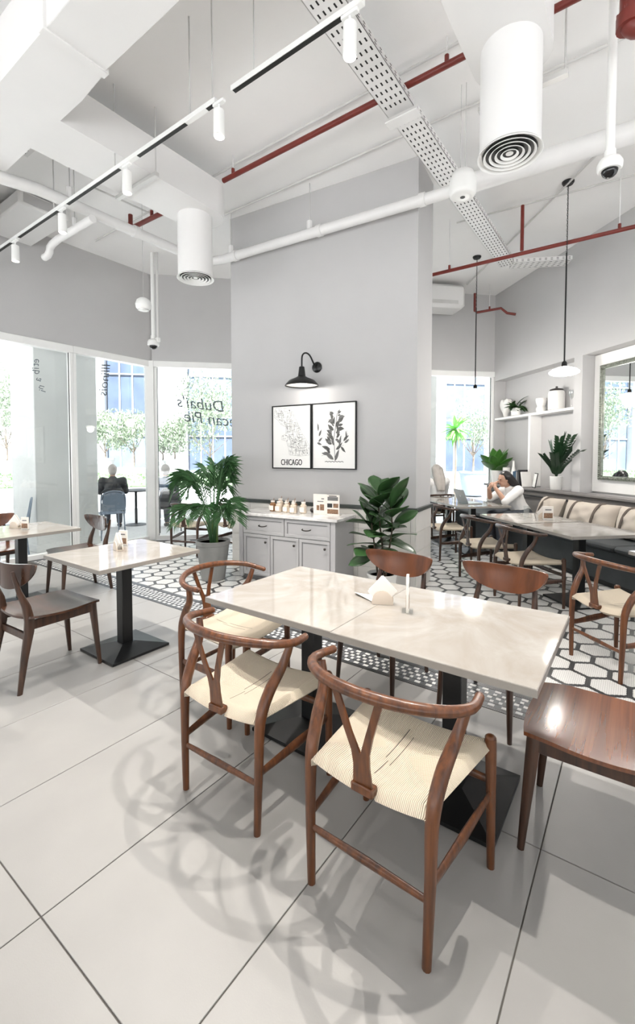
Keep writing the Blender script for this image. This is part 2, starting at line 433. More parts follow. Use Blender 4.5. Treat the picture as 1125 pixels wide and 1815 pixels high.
# ---- walls above the windows, window frames and panes
HEAD = 3.02
def window_wall(wname, frame, L0, L1, spans, n0):
    o, a = frame
    w = MB().box(L0, L1, 0.0, 0.25, HEAD, ZC); struct(w.build(wname, 'wall_grey', None, 0, loc=o, rot=(0, 0, a)))
    for k, (x0, x1) in enumerate(spans):
        wn = sthing('window_%d' % (n0 + k), o, a)
        MB().box(x0, x1, -0.02, 0.10, HEAD - 0.10, HEAD, c=0.004).build('window_head', 'frame_white', wn)
        MB().box(x0, x1, 0.0, 0.10, 0.0, 0.07, c=0.004).build('window_sill', 'frame_white', wn)
        MB().box(x0, x0 + 0.045, 0.0, 0.10, 0.07, HEAD - 0.10, c=0.004).build('window_stile', 'frame_white', wn)
        MB().box(x1 - 0.045, x1, 0.0, 0.10, 0.07, HEAD - 0.10, c=0.004).build('window_stile', 'frame_white', wn)
        MB().box(x0 + 0.045, x1 - 0.045, 0.045, 0.053, 0.07, HEAD - 0.10).build('pane', 'window_glass', wn, 0)
        g = MB()
        for xa in (x0 + 0.045, x1 - 0.053): g.box(xa, xa + 0.008, 0.035, 0.044, 0.07, HEAD - 0.10)
        g.build('gasket', 'black_slot', wn, 0)
        yield wn
left_w = list(window_wall('wall_left', F_LEFT, -4.2, 4.52, [(-3.45, -2.15), (-2.15, -0.85), (-0.85, 0.55), (0.55, 1.86), (1.86, 3.22), (3.22, 4.47)], 1))
far_w = list(window_wall('wall_far', F_FAR, 0.0, 6.45, [(0.03, 1.60), (1.60, 3.15), (3.15, 4.70), (4.70, 6.21)], 7))
b = MB().box(-0.10, 0.03, -0.03, 0.10, 0, HEAD, c=0.004); struct(b.build('trim_1', 'frame_white', None, loc=F_FAR[0], rot=(0, 0, F_FAR[1])))
# lettering on the glass, seen from behind
def glass_text(win, txt, size, x, z, rz=0.0, shear=0.25):
    m = MB(); text_into(m, txt, size, T(x, 0.056, z) @ Matrix.Rotation(R(90), 4, 'X') @ Matrix.Rotation(rz, 4, 'Z') @ Matrix.Diagonal((-1, 1, 1, 1)), shear)
    m.build('lettering', 'letter', win, 0)
glass_text(far_w[0], "Dubai's", 0.27, 0.80, 2.31, R(-6)); glass_text(far_w[0], "Pecan Pie", 0.27, 1.03, 2.05, R(-6))
glass_text(left_w[5], "Illinois", 0.20, 3.72, 2.62, R(82))
for k, ch in enumerate("in a bite"):
    t = k / 8.0; glass_text(left_w[4], ch if ch != ' ' else '.', 0.001 if ch == ' ' else 0.13, 2.83 - 0.20 * t + 0.12 * t * t, 2.34 + 0.40 * t, R(62 + 26 * t))
sw = MB()
for k in range(5):
    pts = [(0.46 + (0.03 + 0.015 * q + 0.012 * k) * math.cos(R(72 * k + q * 16)), 0.057, 2.66 + (0.03 + 0.015 * q + 0.012 * k) * math.sin(R(72 * k + q * 16)) * 1.1) for q in range(11)]
    sw.tube(pts, 0.004, 5)
sw.build('emblem', 'letter', far_w[0])

# ---- unseen wall added behind the viewer, blocking sky light, open below for bounce
b = MB(); b.box(-6.93, 8.0, -4.3, -4.1, 2.1, ZC)
for x_ in (-6.93, -4.0, -1.0, 2.0, 5.0, 7.8): b.box(x_, x_ + 0.2, -4.3, -4.1, 0, 2.1)
struct(b.build('sky_block_wall', 'wall_grey', None, 0))
# ---- right wall with shelf niche and mirror recess
o, a = F_RIGHT
w = MB()
w.box(-0.1, 9.5, 0.0, 0.22, 3.3, ZC); w.box(-0.1, 4.9, 0.0, 0.22, 2.84, 3.3)
w.box(-0.1, 9.5, 0.0, 0.22, 0.0, 0.90); w.box(4.7, 4.9, 0.0, 0.36, 0.9, 3.3)  # unseen stretch past the mirror left open to let fill light in
w.box(-0.1, 0.03, 0.0, 0.22, 0.90, 2.84)
w.box(2.09, 2.25, 0.0, 0.22, 0.90, 2.84)
w.box(-0.1, 4.9, 0.22, 0.36, 0.0, ZC)
struct(w.build('wall_right', 'wall_grey', None, 0, loc=o, rot=(0, 0, a)))
shelf = thing('niche_shelf', 'white built-in shelving board with upright in the wall niche', 'shelf', o, a)
MB().box(0.03, 2.09, 0.005, 0.22, 2.10, 2.14, c=0.003).build('shelf_board', 'white_paint', shelf)
MB().box(1.05, 1.10, 0.005, 0.22, 0.92, 2.10, c=0.003).build('upright', 'white_paint', shelf)
MB().box(2.255, 4.69, 0.19, 0.22, 0.93, 2.835, c=0.003).build('back_panel', 'white_paint', shelf)

# ---- column with wainscot
colm = sthing('wall_column', F_COL[0], COL_A)
MB().box(0, 2.45, 0, 0.55, 0, ZC).build('column_core', 'wall_grey', colm, 0)
rail = MB().box(-0.02, 2.475, -0.028, 0.0, 0.845, 0.885, c=0.004); rail.box(2.45, 2.478, 0, 0.57, 0.845, 0.885, c=0.004); rail.build('dado_rail', 'dado', colm)
tw, th_ = 0.30, 0.21; tc_ = {}
for face in (0, 1):
    L = 2.45 if face == 0 else 0.55; x = 0.0
    while x < L - 0.01:
        x1 = min(x + tw, L)
        for k in range(4):
            z0 = 0.003 + k * th_
            if face == 0: t_ = MB().box(x + .0015, x1 - .0015, -0.011, 0.0, z0, z0 + th_ - 0.003, c=0.0012)
            else: t_ = MB().box(2.45, 2.461, x + .0015, x1 - .0015, z0, z0 + th_ - 0.003, c=0.0012)
            t_.build('wainscot_tile', 'wain_tile', colm, 0)
        x = x1

# ================================================================== CHAIRS
def wishbone(name, label, group, wd='walnut', cord='cord'):
    t = thing(name, label, 'chair', group=group)
    # steam bent top rail
    pts = []
    for k in range(25):
        a = R(-12 + 204 * k / 24)
        x = 0.280 * math.cos(a); y = -0.080 - 0.20 * math.sin(a)
        pts.append((x, y + (0.015 if 0 < k < 24 else 0.0), 0.706 + 0.034 * max(0, math.sin(a))))
    pts[0] = (0.272, 0.0, 0.703); pts[-1] = (-0.272, 0.0, 0.703)
    rad = [0.0145 + 0.0045 * math.sin(math.pi * k / 24) for k in range(25)]
    m = MB().tube(pts, rad, 10)
    for s in (-1, 1): m.sphere((s * 0.272, 0.0, 0.703), 0.0148, 10, 6)
    m.build('top_rail', wd, t, 1.0)
    for s in (-1, 1):
        p = bez([(s * 0.205, -0.215, 0.0), (s * 0.212, -0.212, 0.25), (s * 0.214, -0.205, 0.43), (s * 0.222, -0.165, 0.53), (s * 0.24, -0.105, 0.615), (s * 0.262, -0.085, 0.695)], 6)
        n = len(p); rr = [(0.0135 + 0.0085 * min(1, i / n / 0.45)) if i / n < 0.62 else (0.022 - 0.0085 * (i / n - 0.62) / 0.38) for i in range(n)]
        MB().tube(p, rr, 10).build('rear_leg', wd, t, 1.0)
        p = bez([(s * 0.252, 0.21, 0.0), (s * 0.25, 0.208, 0.25), (s * 0.248, 0.205, 0.425), (s * 0.247, 0.205, 0.462)], 5)
        n = len(p); MB().tube(p, [0.0135 + 0.0065 * min(1, i / n / 0.6) for i in range(n)], 10).sphere((s * 0.247, 0.205, 0.462), (0.019, 0.019, 0.012), 10, 6).build('front_leg', wd, t, 1.0)
        MB().tube([(s * 0.211, -0.212, 0.235), (s * 0.232, 0.0, 0.25), (s * 0.249, 0.208, 0.265)], [0.011, 0.017, 0.011], 8, flat=(1.45, 0.6)).build('side_stretcher', wd, t, 1.0)
    MB().tube([(-0.211, -0.213, 0.195), (0, -0.213, 0.195), (0.211, -0.213, 0.195)], [0.0095, 0.013, 0.0095], 8, flat=(1.15, 0.8)).build('rear_stretcher', wd, t, 1.0)
    MB().tube([(-0.25, 0.208, 0.31), (0, 0.208, 0.31), (0.25, 0.208, 0.31)], [0.01, 0.014, 0.01], 8, flat=(1.4, 0.7)).build('front_stretcher', wd, t, 1.0)
    # Y splat
    spl = MB()
    def plate(p0, p1, w0, w1, th=0.008):
        p0 = Vector(p0); p1 = Vector(p1); vs = []
        for p, w_ in ((p0, w0), (p1, w1)):
            for dx, dy in ((-w_, -th / 2), (w_, -th / 2), (w_, th / 2), (-w_, th / 2)): vs.append(p + Vector((dx, dy, 0)))
        spl.add(vs, [(0, 3, 2, 1), (4, 5, 6, 7), (0, 1, 5, 4), (1, 2, 6, 5), (2, 3, 7, 6), (3, 0, 4, 7)])
    plate((0, -0.222, 0.425), (0, -0.231, 0.50), 0.034, 0.028); plate((0, -0.231, 0.50), (0, -0.238, 0.545), 0.028, 0.031)
    for s in (-1, 1):
        plate((s * 0.0165, -0.238, 0.545), (s * 0.037, -0.25, 0.61), 0.0145, 0.0125); plate((s * 0.037, -0.25, 0.61), (s * 0.078, -0.262, 0.735), 0.0125, 0.0125)
    spl.build('back_splat', wd, t, 0.5)
    MB().box(-0.038, 0.038, -0.236, -0.2, 0.412, 0.44, c=0.004).build('splat_rail', wd, t)
    # woven seat with rolled edges and a shallow dip
    def seat(u, v):
        yy = -0.222 + 0.444 * v; wx = 0.202 + 0.052 * v
        xx = (2 * u - 1) * wx; e = min(1 - abs(2 * u - 1), 1 - abs(2 * v - 1))
        roll = -0.036 * (1 - min(1, e / 0.15)) ** 2
        dip = -0.030 * (1 - (2 * u - 1) ** 2) * (1 - 0.75 * (2 * v - 1) ** 2) + 0.016 * (2 * u - 1) ** 2
        if v < 0.02 and abs(xx) < 0.04: yy += 0.02
        return (xx, yy, 0.448 + dip + roll)
    s_ = MB().sheet(seat, 20, 20, 0.028); so = s_.build('seat', cord, t, 1.2)
    sl = MB()
    for x0, y0, y1 in ((-0.018, -0.05, 0.13), (0.012, -0.08, 0.10), (-0.004, -0.15, -0.06)):
        sl.sheet(lambda u, v, x0=x0, y0=y0, y1=y1: (x0 + 0.0014 * (2 * u - 1), y0 + (y1 - y0) * v, seat((x0 / (0.202 + 0.052 * ((y0 + (y1 - y0) * v + 0.222) / 0.444)) + 1) / 2, (y0 + (y1 - y0) * v + 0.222) / 0.444)[2] + 0.0008), 1, 8)
    sl.build('weave_gap', 'strap', so, 0)
    return t
def moonchair(name, label, group, wd='walnut_dark', top='walnut_red'):
    t = thing(name, label, 'chair', group=group)
    def back(u, v):
        s = 2 * u - 1; s = max(-1, min(1, s)); s = math.sin(s * math.pi / 2) * 0.999
        hi = 0.768 + 0.018 * (1 - abs(s) ** 8) ** 0.5 - 0.012 * (1 - s * s); lo = 0.768 - 0.155 * (1 - abs(s) ** 2.3) ** 0.6
        z = lo + (hi - lo) * v
        return (0.248 * s, -0.262 + 0.075 * s * s - 0.05 * (z - 0.7), z)
    bk = MB().sheet(back, 22, 8, 0.014); bk.build('backrest', top, t, 0.9)
    def seat(u, v):
        a = 2 * u - 1; c = 2 * v - 1
        x = a * math.sqrt(1 - 0.22 * c * c) ; y = c * math.sqrt(1 - 0.18 * a * a)
        return (0.240 * x, 0.240 * y + 0.008, 0.447 + 0.016 * a * a - 0.012 * (1 - c * c) - 0.020 * max(0, c - 0.55) ** 1.5 * 2.2)
    MB().sheet(seat, 18, 18, 0.013).build('seat', top, t, 0.9)
    def leg(pts, secs):
        m = MB(); vs = []; fs = []
        for (p, (a, b)) in zip(pts, secs):
            for q in range(8):
                an = math.pi / 8 + q * math.pi / 4; vs.append((p[0] + a * math.cos(an) * 1.06, p[1] + b * math.sin(an) * 1.06, p[2]))
        for i in range(len(pts) - 1):
            for q in range(8):
                k = i * 8 + q; l = i * 8 + (q + 1) % 8; fs.append((k, l, l + 8, k + 8))
        fs.append(tuple(reversed(range(8)))); n = len(pts); fs.append(tuple(range((n - 1) * 8, n * 8))); return m.add(vs, fs)
    for s in (-1, 1):
        leg([(s * 0.192, 0.232, 0), (s * 0.184, 0.215, 0.2), (s * 0.176, 0.198, 0.40), (s * 0.176, 0.196, 0.432)], [(0.011, 0.012), (0.015, 0.018), (0.019, 0.024), (0.019, 0.024)]).build('front_leg', wd, t, 0.8)
        leg([(s * 0.182, -0.265, 0), (s * 0.18, -0.235, 0.2), (s * 0.178, -0.205, 0.36), (s * 0.178, -0.20, 0.43), (s * 0.172, -0.214, 0.52), (s * 0.163, -0.248, 0.62), (s * 0.157, -0.268, 0.70), (s * 0.155, -0.276, 0.742)],
            [(0.011, 0.014), (0.015, 0.021), (0.018, 0.028), (0.018, 0.028), (0.016, 0.024), (0.014, 0.015), (0.013, 0.011), (0.009, 0.008)]).build('rear_leg', wd, t, 0.8)
        MB().box(s * 0.178 - 0.010, s * 0.178 + 0.010, -0.19, 0.19, 0.372, 0.428, c=0.003).build('side_apron', wd, t)
    MB().box(-0.17, 0.17, 0.186, 0.206, 0.378, 0.428, c=0.003).build('front_apron', wd, t)
    MB().box(-0.172, 0.172, -0.212, -0.192, 0.30, 0.345, c=0.003).build('rear_rail', wd, t)
    return t

WG = 'wishbone chairs with woven seats'; MG = 'moulded plywood dining chairs'
wb = wishbone('wishbone_chair', 'brown wishbone chair nearest the viewer, woven seat, pulled to the long marble table', WG)
wb.location = (-0.645, 1.365, 0); wb.rotation_euler[2] = R(-2)
dup(wb, (-1.345, 1.40, 0), R(1), 'brown wishbone chair left of the nearest one, on the same side of the long table')
dup(wb, (-1.93, 1.83, 0), R(-88), 'brown wishbone chair at the left end of the long marble table, facing its short edge')
FA = R(-45)
dw = wishbone('wishbone_chair', 'wishbone chair at the right picture edge, standing on the medallion mosaic beside the banquette tables', WG, 'walnut')
dw.location = (-0.065, 3.64, 0); dw.rotation_euler[2] = R(-43)
dk_ = wishbone('wishbone_chair', 'dark wishbone chair at the near half of the long banquette table', WG, 'walnut_dark'); dk_.location = (-0.865, 4.72, 0); dk_.rotation_euler[2] = FA
dup(dk_, (-1.395, 5.25, 0), FA, 'dark wishbone chair at the far half of the long banquette table')
dup(dk_, w2(F_RIGHT, 2.0, -1.84), R(-48), 'dark wishbone chair just past the column edge at the laptop table')
dup(dk_, w2(F_RIGHT, 0.22, -1.22), R(48), 'dark wishbone chair under the white-shirted person by the far window')
dup(dk_, (-5.35, 4.25, 0), R(20), 'dark wishbone chair in front of the far window, left of the palm')
dup(dk_, (-4.78, 4.62, 0), R(-5), 'dark wishbone chair half hidden behind the potted palm')
mc = moonchair('dining_chair', 'brown plywood dining chair on the far side of the long table, left of the pair', MG)
mc.location = (-1.30, 2.52, 0); mc.rotation_euler[2] = R(178)
dup(mc, (-0.655, 2.56, 0), R(174), 'brown plywood dining chair on the far side of the long table, right of the pair')
dup(mc, (-0.085, 1.90, 0), R(90), 'brown plywood chair at the right end of the long table, cut by the picture edge')
md_ = moonchair('dining_chair', 'dark plywood dining chair with glossy seat, front left by the small square table', MG, 'walnut_dark', 'walnut_ply_dark'); md_.location = (-3.165, 1.335, 0); md_.rotation_euler[2] = R(3)
dup(md_, (-4.78, 2.31, 0), R(177), 'dark plywood dining chair between the two left tables, back against the window side')
# 'dark plywood dining chair with glossy seat, front left by the small square table')
dup(mc, (-5.62, 1.86, 0), R(-90), 'brown plywood chair at the left picture edge behind the left table')

# ================================================================== TABLES
def cafe_table(name, label, group, lx=0.76, ly=0.775):
    t = thing(name, label, 'table', group=group)
    tp = MB().box(-lx / 2, lx / 2, -ly / 2, ly / 2, 0.692, 0.72, c=0.002); tp.build('table_top', 'table_marble', t)
    e = MB(); e.box(-lx / 2 - 0.001, lx / 2 + 0.001, -ly / 2 - 0.001, -ly / 2 + 0.001, 0.692, 0.717); e.box(-lx / 2 - 0.001, lx / 2 + 0.001, ly / 2 - 0.001, ly / 2 + 0.001, 0.692, 0.717)
    e.box(-lx / 2 - 0.001, -lx / 2 + 0.001, -ly / 2, ly / 2, 0.692, 0.717); e.box(lx / 2 - 0.001, lx / 2 + 0.001, -ly / 2, ly / 2, 0.692, 0.717)
    e.build('edge_band', 'table_edge', t, 0)
    MB().box(-0.04, 0.04, -0.04, 0.04, 0.05, 0.685, c=0.003).build('pole', 'black_metal', t)
    MB().box(-0.16, 0.16, -0.16, 0.16, 0.684, 0.692).build('top_plate', 'black_metal', t, 0)
    vs = []; h = 0.222
    for z, q in ((0.004, h), (0.02, h), (0.055, 0.052)): vs += [(-q, -q, z), (q, -q, z), (q, q, z), (-q, q, z)]
    fs = [(3, 2, 1, 0), (8, 9, 10, 11)] + [(i + 4 * l, (i + 1) % 4 + 4 * l, (i + 1) % 4 + 4 * (l + 1), i + 4 * (l + 1)) for l in (0, 1) for i in range(4)]
    MB().add(vs, fs).build('base', 'black_metal', t, 0)
    f_ = MB()
    for sx in (-1, 1):
        for sy in (-1, 1): f_.lathe([(0.012, 0), (0.012, 0.006)], 8, cx=sx * 0.2, cy=sy * 0.2)
    f_.build('glide', 'black_slot', t)
    return t
TG = 'square marble topped pedestal tables'
ct = cafe_table('cafe_table', 'marble pedestal table forming the left half of the long table in front', TG); ct.location = (-1.376, 1.86, 0)
dup(ct, (-0.614, 1.855, 0), 0, 'marble pedestal table forming the right half of the long table in front')
dup(ct, (-3.07, 1.815, 0), 0, 'lone square marble table with black pyramid base, left of the middle')
dup(ct, (-4.83, 1.80, 0), 0, 'square marble table at the left picture edge with menu card and napkins')
for lx_, lab in ((3.22, 'marble banquette table, far half of the long one with the menu card'), (4.02, 'marble banquette table, near half of the long one beside the cushions'),
                 (0.93, 'marble table far back under the window near the white-shirted person'), (1.71, 'marble table with the laptop in front of the dark-haired woman'), (5.36, 'marble banquette table whose corner peeks in at the right picture edge')):
    dup(ct, w2(F_RIGHT, lx_, -1.46 if lx_ > 2.5 else -1.34), FA, lab)
dup(ct, (-4.68, 5.38, 0), R(45), 'marble table in front of the far window, mostly behind the palm')

# ================================================================== CABINET
cab = thing('sideboard', 'grey panelled sideboard with white marble top against the column', 'cabinet', w2(F_COL, 0.47, -0.02), COL_A)
CW, CD, CH = 1.30, 0.43, 0.745
MB().box(0.02, CW - 0.02, -CD, 0, 0.06, CH, c=0.002).build('body', 'cabinet_grey', cab)
MB().box(0.05, CW - 0.05, -CD + 0.04, -0.02, 0.0, 0.06).build('plinth', 'cabinet_line', cab, 0)
MB().box(-0.01, CW + 0.01, -CD - 0.035, 0.0, CH, CH + 0.035, c=0.006).build('counter', 'counter_marble', cab)
for x_ in (0.02, CW - 0.075): MB().box(x_, x_ + 0.055, -CD - 0.016, -CD + 0.001, 0.03, CH - 0.002, c=0.003).build('pilaster', 'cabinet_grey', cab)
def panel_front(name, x0, x1, z0, z1, knob):
    r_ = 0.032; y1 = -CD + 0.001; y0 = -CD - 0.014
    d = MB()
    d.box(x0, x1, y0, y1, z0, z0 + r_, c=0.002); d.box(x0, x1, y0, y1, z1 - r_, z1, c=0.002)
    d.box(x0, x0 + r_, y0, y1, z0 + r_, z1 - r_, c=0.002); d.box(x1 - r_, x1, y0, y1, z0 + r_, z1 - r_, c=0.002)
    d.box(x0 + r_, x1 - r_, y1 - 0.004, y1 + 0.001, z0 + r_, z1 - r_)
    o = d.build(name, 'cabinet_grey', cab, 0.5)
    s = MB(); s.box(x0 + r_, x1 - r_, y1 - 0.0065, y1 - 0.004, z1 - r_ - 0.007, z1 - r_); s.box(x0 + r_, x0 + r_ + 0.006, y1 - 0.0065, y1 - 0.004, z0 + r_, z1 - r_); s.build('panel_line', 'cabinet_line', o, 0)  # darker strips along the top and left edges of the panel
    if knob == 'knob':
        kx, kz = x1 - 0.045, z1 - 0.075
        MB().lathe([(0.004, 0), (0.005, 0.014), (0.013, 0.02), (0.014, 0.028), (0.006, 0.034)], 12, T(kx, y0, kz, rx=R(90))).build('knob', 'pewter', o)
    else:
        xm = (x0 + x1) / 2; zm = (z0 + z1) / 2
        MB().tube(bez([(xm - 0.05, y0, zm + 0.005), (xm - 0.045, y0 - 0.022, zm), (xm, y0 - 0.026, zm - 0.006), (xm + 0.045, y0 - 0.022, zm), (xm + 0.05, y0, zm + 0.005)], 4), 0.006, 8).build('pull_handle', 'pewter', o)
xs0, xs1 = 0.082, CW - 0.082
mid = (xs0 + xs1) / 2
panel_front('drawer', xs0, mid - 0.005, 0.545, 0.735, 'pull'); panel_front('drawer', mid + 0.005, xs1, 0.545, 0.735, 'pull')
w3 = (xs1 - xs0) / 3
for k in range(3): panel_front('cabinet_door', xs0 + k * w3 + 0.004, xs0 + (k + 1) * w3 - 0.004, 0.075, 0.535, 'knob')
ZT = CH + 0.035
# jars and bottles on the counter
def jar(x, y, h, lab, cols=('jar_cream', 'jar_label')):
    p = w2(F_COL, 0.47 + x, -0.02 + y, ZT)
    t = thing('jar', lab, 'jar', p, COL_A, 'small jars on the sideboard')
    MB().lathe([(0.030, 0), (0.036, 0.006), (0.036, h * 0.7), (0.022, h * 0.8), (0.020, h * 0.86)], 16).build('jar_body', cols[0], t)
    MB().lathe([(0.025, h * 0.86), (0.026, h * 0.98), (0.022, h)], 16).build('lid', 'jar_label', t)
    MB().box(-0.03, 0.03, -0.040, -0.034, h * 0.12, h * 0.55, c=0.002).build('paper_label', 'jar_label', t)
    MB().tube([(0.01, 0, h), (0.016, 0, h + 0.03)], 0.003, 6).build('twine', 'amber', t)
    return t
for k, (x, y, h) in enumerate([(0.33, -0.20, 0.125), (0.435, -0.23, 0.125), (0.535, -0.22, 0.12), (0.60, -0.16, 0.135), (0.655, -0.26, 0.125), (0.385, -0.12, 0.145), (0.485, -0.13, 0.13), (0.75, -0.20, 0.13)]):
    jar(x, y, h, ['leftmost cream jar in the front row on the sideboard', 'second cream jar from the left in the front row on the sideboard', 'third cream jar from the left, mid row on the sideboard', 'taller cream jar in the back row, right of the middle, on the sideboard',
                  'front row cream jar, second from the right, on the sideboard', 'tallest back row jar at the left of the sideboard cluster', 'back row jar in the middle of the sideboard cluster', 'rightmost cream jar of the sideboard cluster'][k], ('jar_cream', 'amber') if k % 3 else ('amber', 'amber'))
o = MB().sphere((0, 0, 0.028), (0.035, 0.03, 0.028), 12, 8); o = o.build('sugar_bowl', 'ceramic_dark', None, 0.9, loc=w2(F_COL, 0.47 + 0.815, -0.12, ZT)); tag(o, 'small dark round bowl between the jars and the card stands', 'bowl')
def standing_card(x, y, w_, h, lab, blocks):
    t = thing('card_stand', lab, 'card', w2(F_COL, 0.47 + x, -0.02 + y, ZT), COL_A + R(4))
    MB().box(-w_ / 2, w_ / 2, -0.004, 0.004, 0.0, h, c=0.001).build('board', 'card', t)
    MB().box(-w_ / 2, w_ / 2, 0.0, 0.06, 0, 0.006).build('foot', 'card', t, 0)
    for (x0, x1, z0, z1, m_) in blocks: MB().box(x0 * w_ - w_ / 2, x1 * w_ - w_ / 2, -0.0052, -0.004, z0 * h, z1 * h).build('print', m_, t, 0)
standing_card(0.955, -0.18, 0.165, 0.225, 'cream card stand left of the pair on the sideboard', [(0.25, 0.45, 0.2, 0.45, 'card_photo'), (0.5, 0.8, 0.2, 0.5, 'card_photo'), (0.3, 0.75, 0.62, 0.66, 'ink_mid'), (0.6, 0.8, 0.75, 0.8, 'ink_mid')])
standing_card(1.125, -0.20, 0.155, 0.225, 'printed card stand with photos, right of the pair on the sideboard', [(0.1, 0.9, 0.72, 0.9, 'ink_mid'), (0.08, 0.46, 0.38, 0.58, 'ink'), (0.54, 0.92, 0.38, 0.58, 'card_photo'), (0.08, 0.92, 0.08, 0.30, 'card_photo'), (0.2, 0.8, 0.92, 0.96, 'ink')])

# ================================================================== PICTURES
def picture(x0, x1, z0, z1, lab):
    t = thing('framed_print', lab, 'picture', w2(F_COL, x0, -0.002), COL_A, 'framed prints on the column'); w_ = x1 - x0
    f = MB(); e = 0.013; d = -0.03
    f.box(0, w_, d, 0, z0, z0 + e, c=0.002); f.box(0, w_, d, 0, z1 - e, z1, c=0.002); f.box(0, e, d, 0, z0 + e, z1 - e, c=0.002); f.box(w_ - e, w_, d, 0, z0 + e, z1 - e, c=0.002)
    f.build('frame', 'black_metal', t); MB().box(e, w_ - e, -0.018, -0.002, z0 + e, z1 - e).build('paper', 'print_paper', t, 0); return t
PZ0, PZ1 = 1.275, 2.035
p1 = picture(0.655, 1.208, PZ0, PZ1, 'black framed city map print lettered CHICAGO, left of the pair')
p2 = picture(1.218, 1.782, PZ0, PZ1, 'black framed botanical print of a leafy stem, right of the pair')
pw = 0.553
m = MB(); text_into(m, 'CHICAGO', 0.088, T(pw * 0.5, -0.0195, PZ0 + 0.075) @ Matrix.Rotation(R(90), 4, 'X') @ Matrix.Diagonal((0.74, 1.15, 1, 1)))
base_n = len(m.v); m2 = MB(); m2.v = list(m.v); m2.f = list(m.f); m2.v += [(x + 0.002, y, z) for x, y, z in m.v]; m2.f += [tuple(i + base_n for i in f) for f in m.f]; m2.v += [(x - 0.002, y, z) for x, y, z in m.v]; m2.f += [tuple(i + 2 * base_n for i in f) for f in m.f]
m2.build('lettering', 'ink', p1, 0)
# map: street grid inside a city outline
outl = [(0.05, 0.90), (0.10, 0.97), (0.2, 0.95), (0.35, 0.96), (0.52, 0.95), (0.60, 0.88), (0.62, 0.76), (0.70, 0.68), (0.76, 0.56), (0.86, 0.47), (0.95, 0.36), (0.97, 0.22), (0.72, 0.20), (0.45, 0.22), (0.42, 0.34), (0.37, 0.44), (0.25, 0.46), (0.25, 0.52), (0.36, 0.55), (0.36, 0.66), (0.24, 0.70), (0.14, 0.78), (0.05, 0.82)]
def inside(x, y):
    c = False; n = len(outl)
    for i in range(n):
        x1, y1 = outl[i]; x2, y2 = outl[(i + 1) % n]
        if (y1 > y) != (y2 > y) and x < (x2 - x1) * (y - y1) / (y2 - y1) + x1: c = not c
    return c
mA, mB_, mC = MB(), MB(), MB(); rg = random.Random(3)
def mapseg(mm, x0, y0, x1, y1, w_):
    if not (inside(x0, y0) and inside(x1, y1)): return
    a = Vector((x0 * pw, PZ0 + y0 * 0.76)); c = Vector((x1 * pw, PZ0 + y1 * 0.76)); d = (c - a)
    if d.length < 1e-5: return
    d.normalize(); n = Vector((-d.y, d.x)) * w_
    vs = [(p.x, -0.0188, p.y) for p in (a - n, c - n, c + n, a + n)]; mm.add(vs, [(0, 1, 2, 3)])
for k in range(900):
    x, y = rg.uniform(0.05, 0.97), rg.uniform(0.2, 0.97); L = rg.choice((0.02, 0.035, 0.06, 0.09))
    if rg.random() < 0.5: mapseg(mA if rg.random() < .75 else mB_, x, y, x + L, y, 0.0013)
    else: mapseg(mA if rg.random() < .75 else mB_, x, y, x, y + L * 0.8, 0.0013)
for k in range(40):
    x, y = rg.uniform(0.05, 0.97), rg.uniform(0.2, 0.97); mapseg(mC, x, y, x + rg.uniform(-.12, .02), y + rg.uniform(.02, .1), 0.0016)
for k in range(26):
    x, y = rg.uniform(0.1, 0.93), rg.uniform(0.22, 0.93); q = rg.uniform(.008, .025); mapseg(mC, x, y, x + q, y, q * .22)
for i in range(len(outl)):
    a, c = outl[i], outl[(i + 1) % len(outl)]; A = Vector((a[0] * pw, PZ0 + a[1] * 0.76)); B = Vector((c[0] * pw, PZ0 + c[1] * 0.76)); d = (B - A).normalized(); n = Vector((-d.y, d.x)) * 0.0009
    mB_.add([(p.x, -0.0187, p.y) for p in (A - n, B - n, B + n, A + n)], [(0, 1, 2, 3)])
for q in (mA.build('street_lines', 'ink_light', p1, 0), mB_.build('main_streets', 'ink_mid', p1, 0), mC.build('blocks', 'ink', p1, 0)): q['kind'] = 'stuff'
# botanical print
pw2 = 0.564
def leafpoly(x, z, L, wd, ang, bend=0.0):
    pts = []; n = 10
    for sgn in (1, -1):
        rng_ = range(n + 1) if sgn == 1 else range(n - 1, 0, -1)
        for i in rng_:
            t = i / n; a = ang + bend * t; q = wd * math.sin(math.pi * t ** 0.8) * sgn
            pts.append((x + L * t * math.cos(a) - q * math.sin(a), z + L * t * math.sin(a) + q * math.cos(a)))
    return pts
bt, bt2, bt3 = MB(), MB(), MB()
def flat(mm, poly, y): mm.add([(px * pw2, y, PZ0 + pz * 0.76) for px, pz in poly], [tuple(range(len(poly)))])
def strip(mm, pts, w_, y):
    for a, c in zip(pts[:-1], pts[1:]):
        A = Vector((a[0] * pw2, PZ0 + a[1] * .76)); B = Vector((c[0] * pw2, PZ0 + c[1] * .76)); d = (B - A).normalized(); n = Vector((-d.y, d.x)) * w_
        mm.add([(p.x, y, p.y) for p in (A - n, B - n, B + n, A + n)], [(0, 1, 2, 3)])
strip(bt2, [(0.53, 0.13), (0.52, 0.3), (0.50, 0.45), (0.54, 0.62), (0.58, 0.84)], 0.003, -0.0187)
rg = random.Random(11)
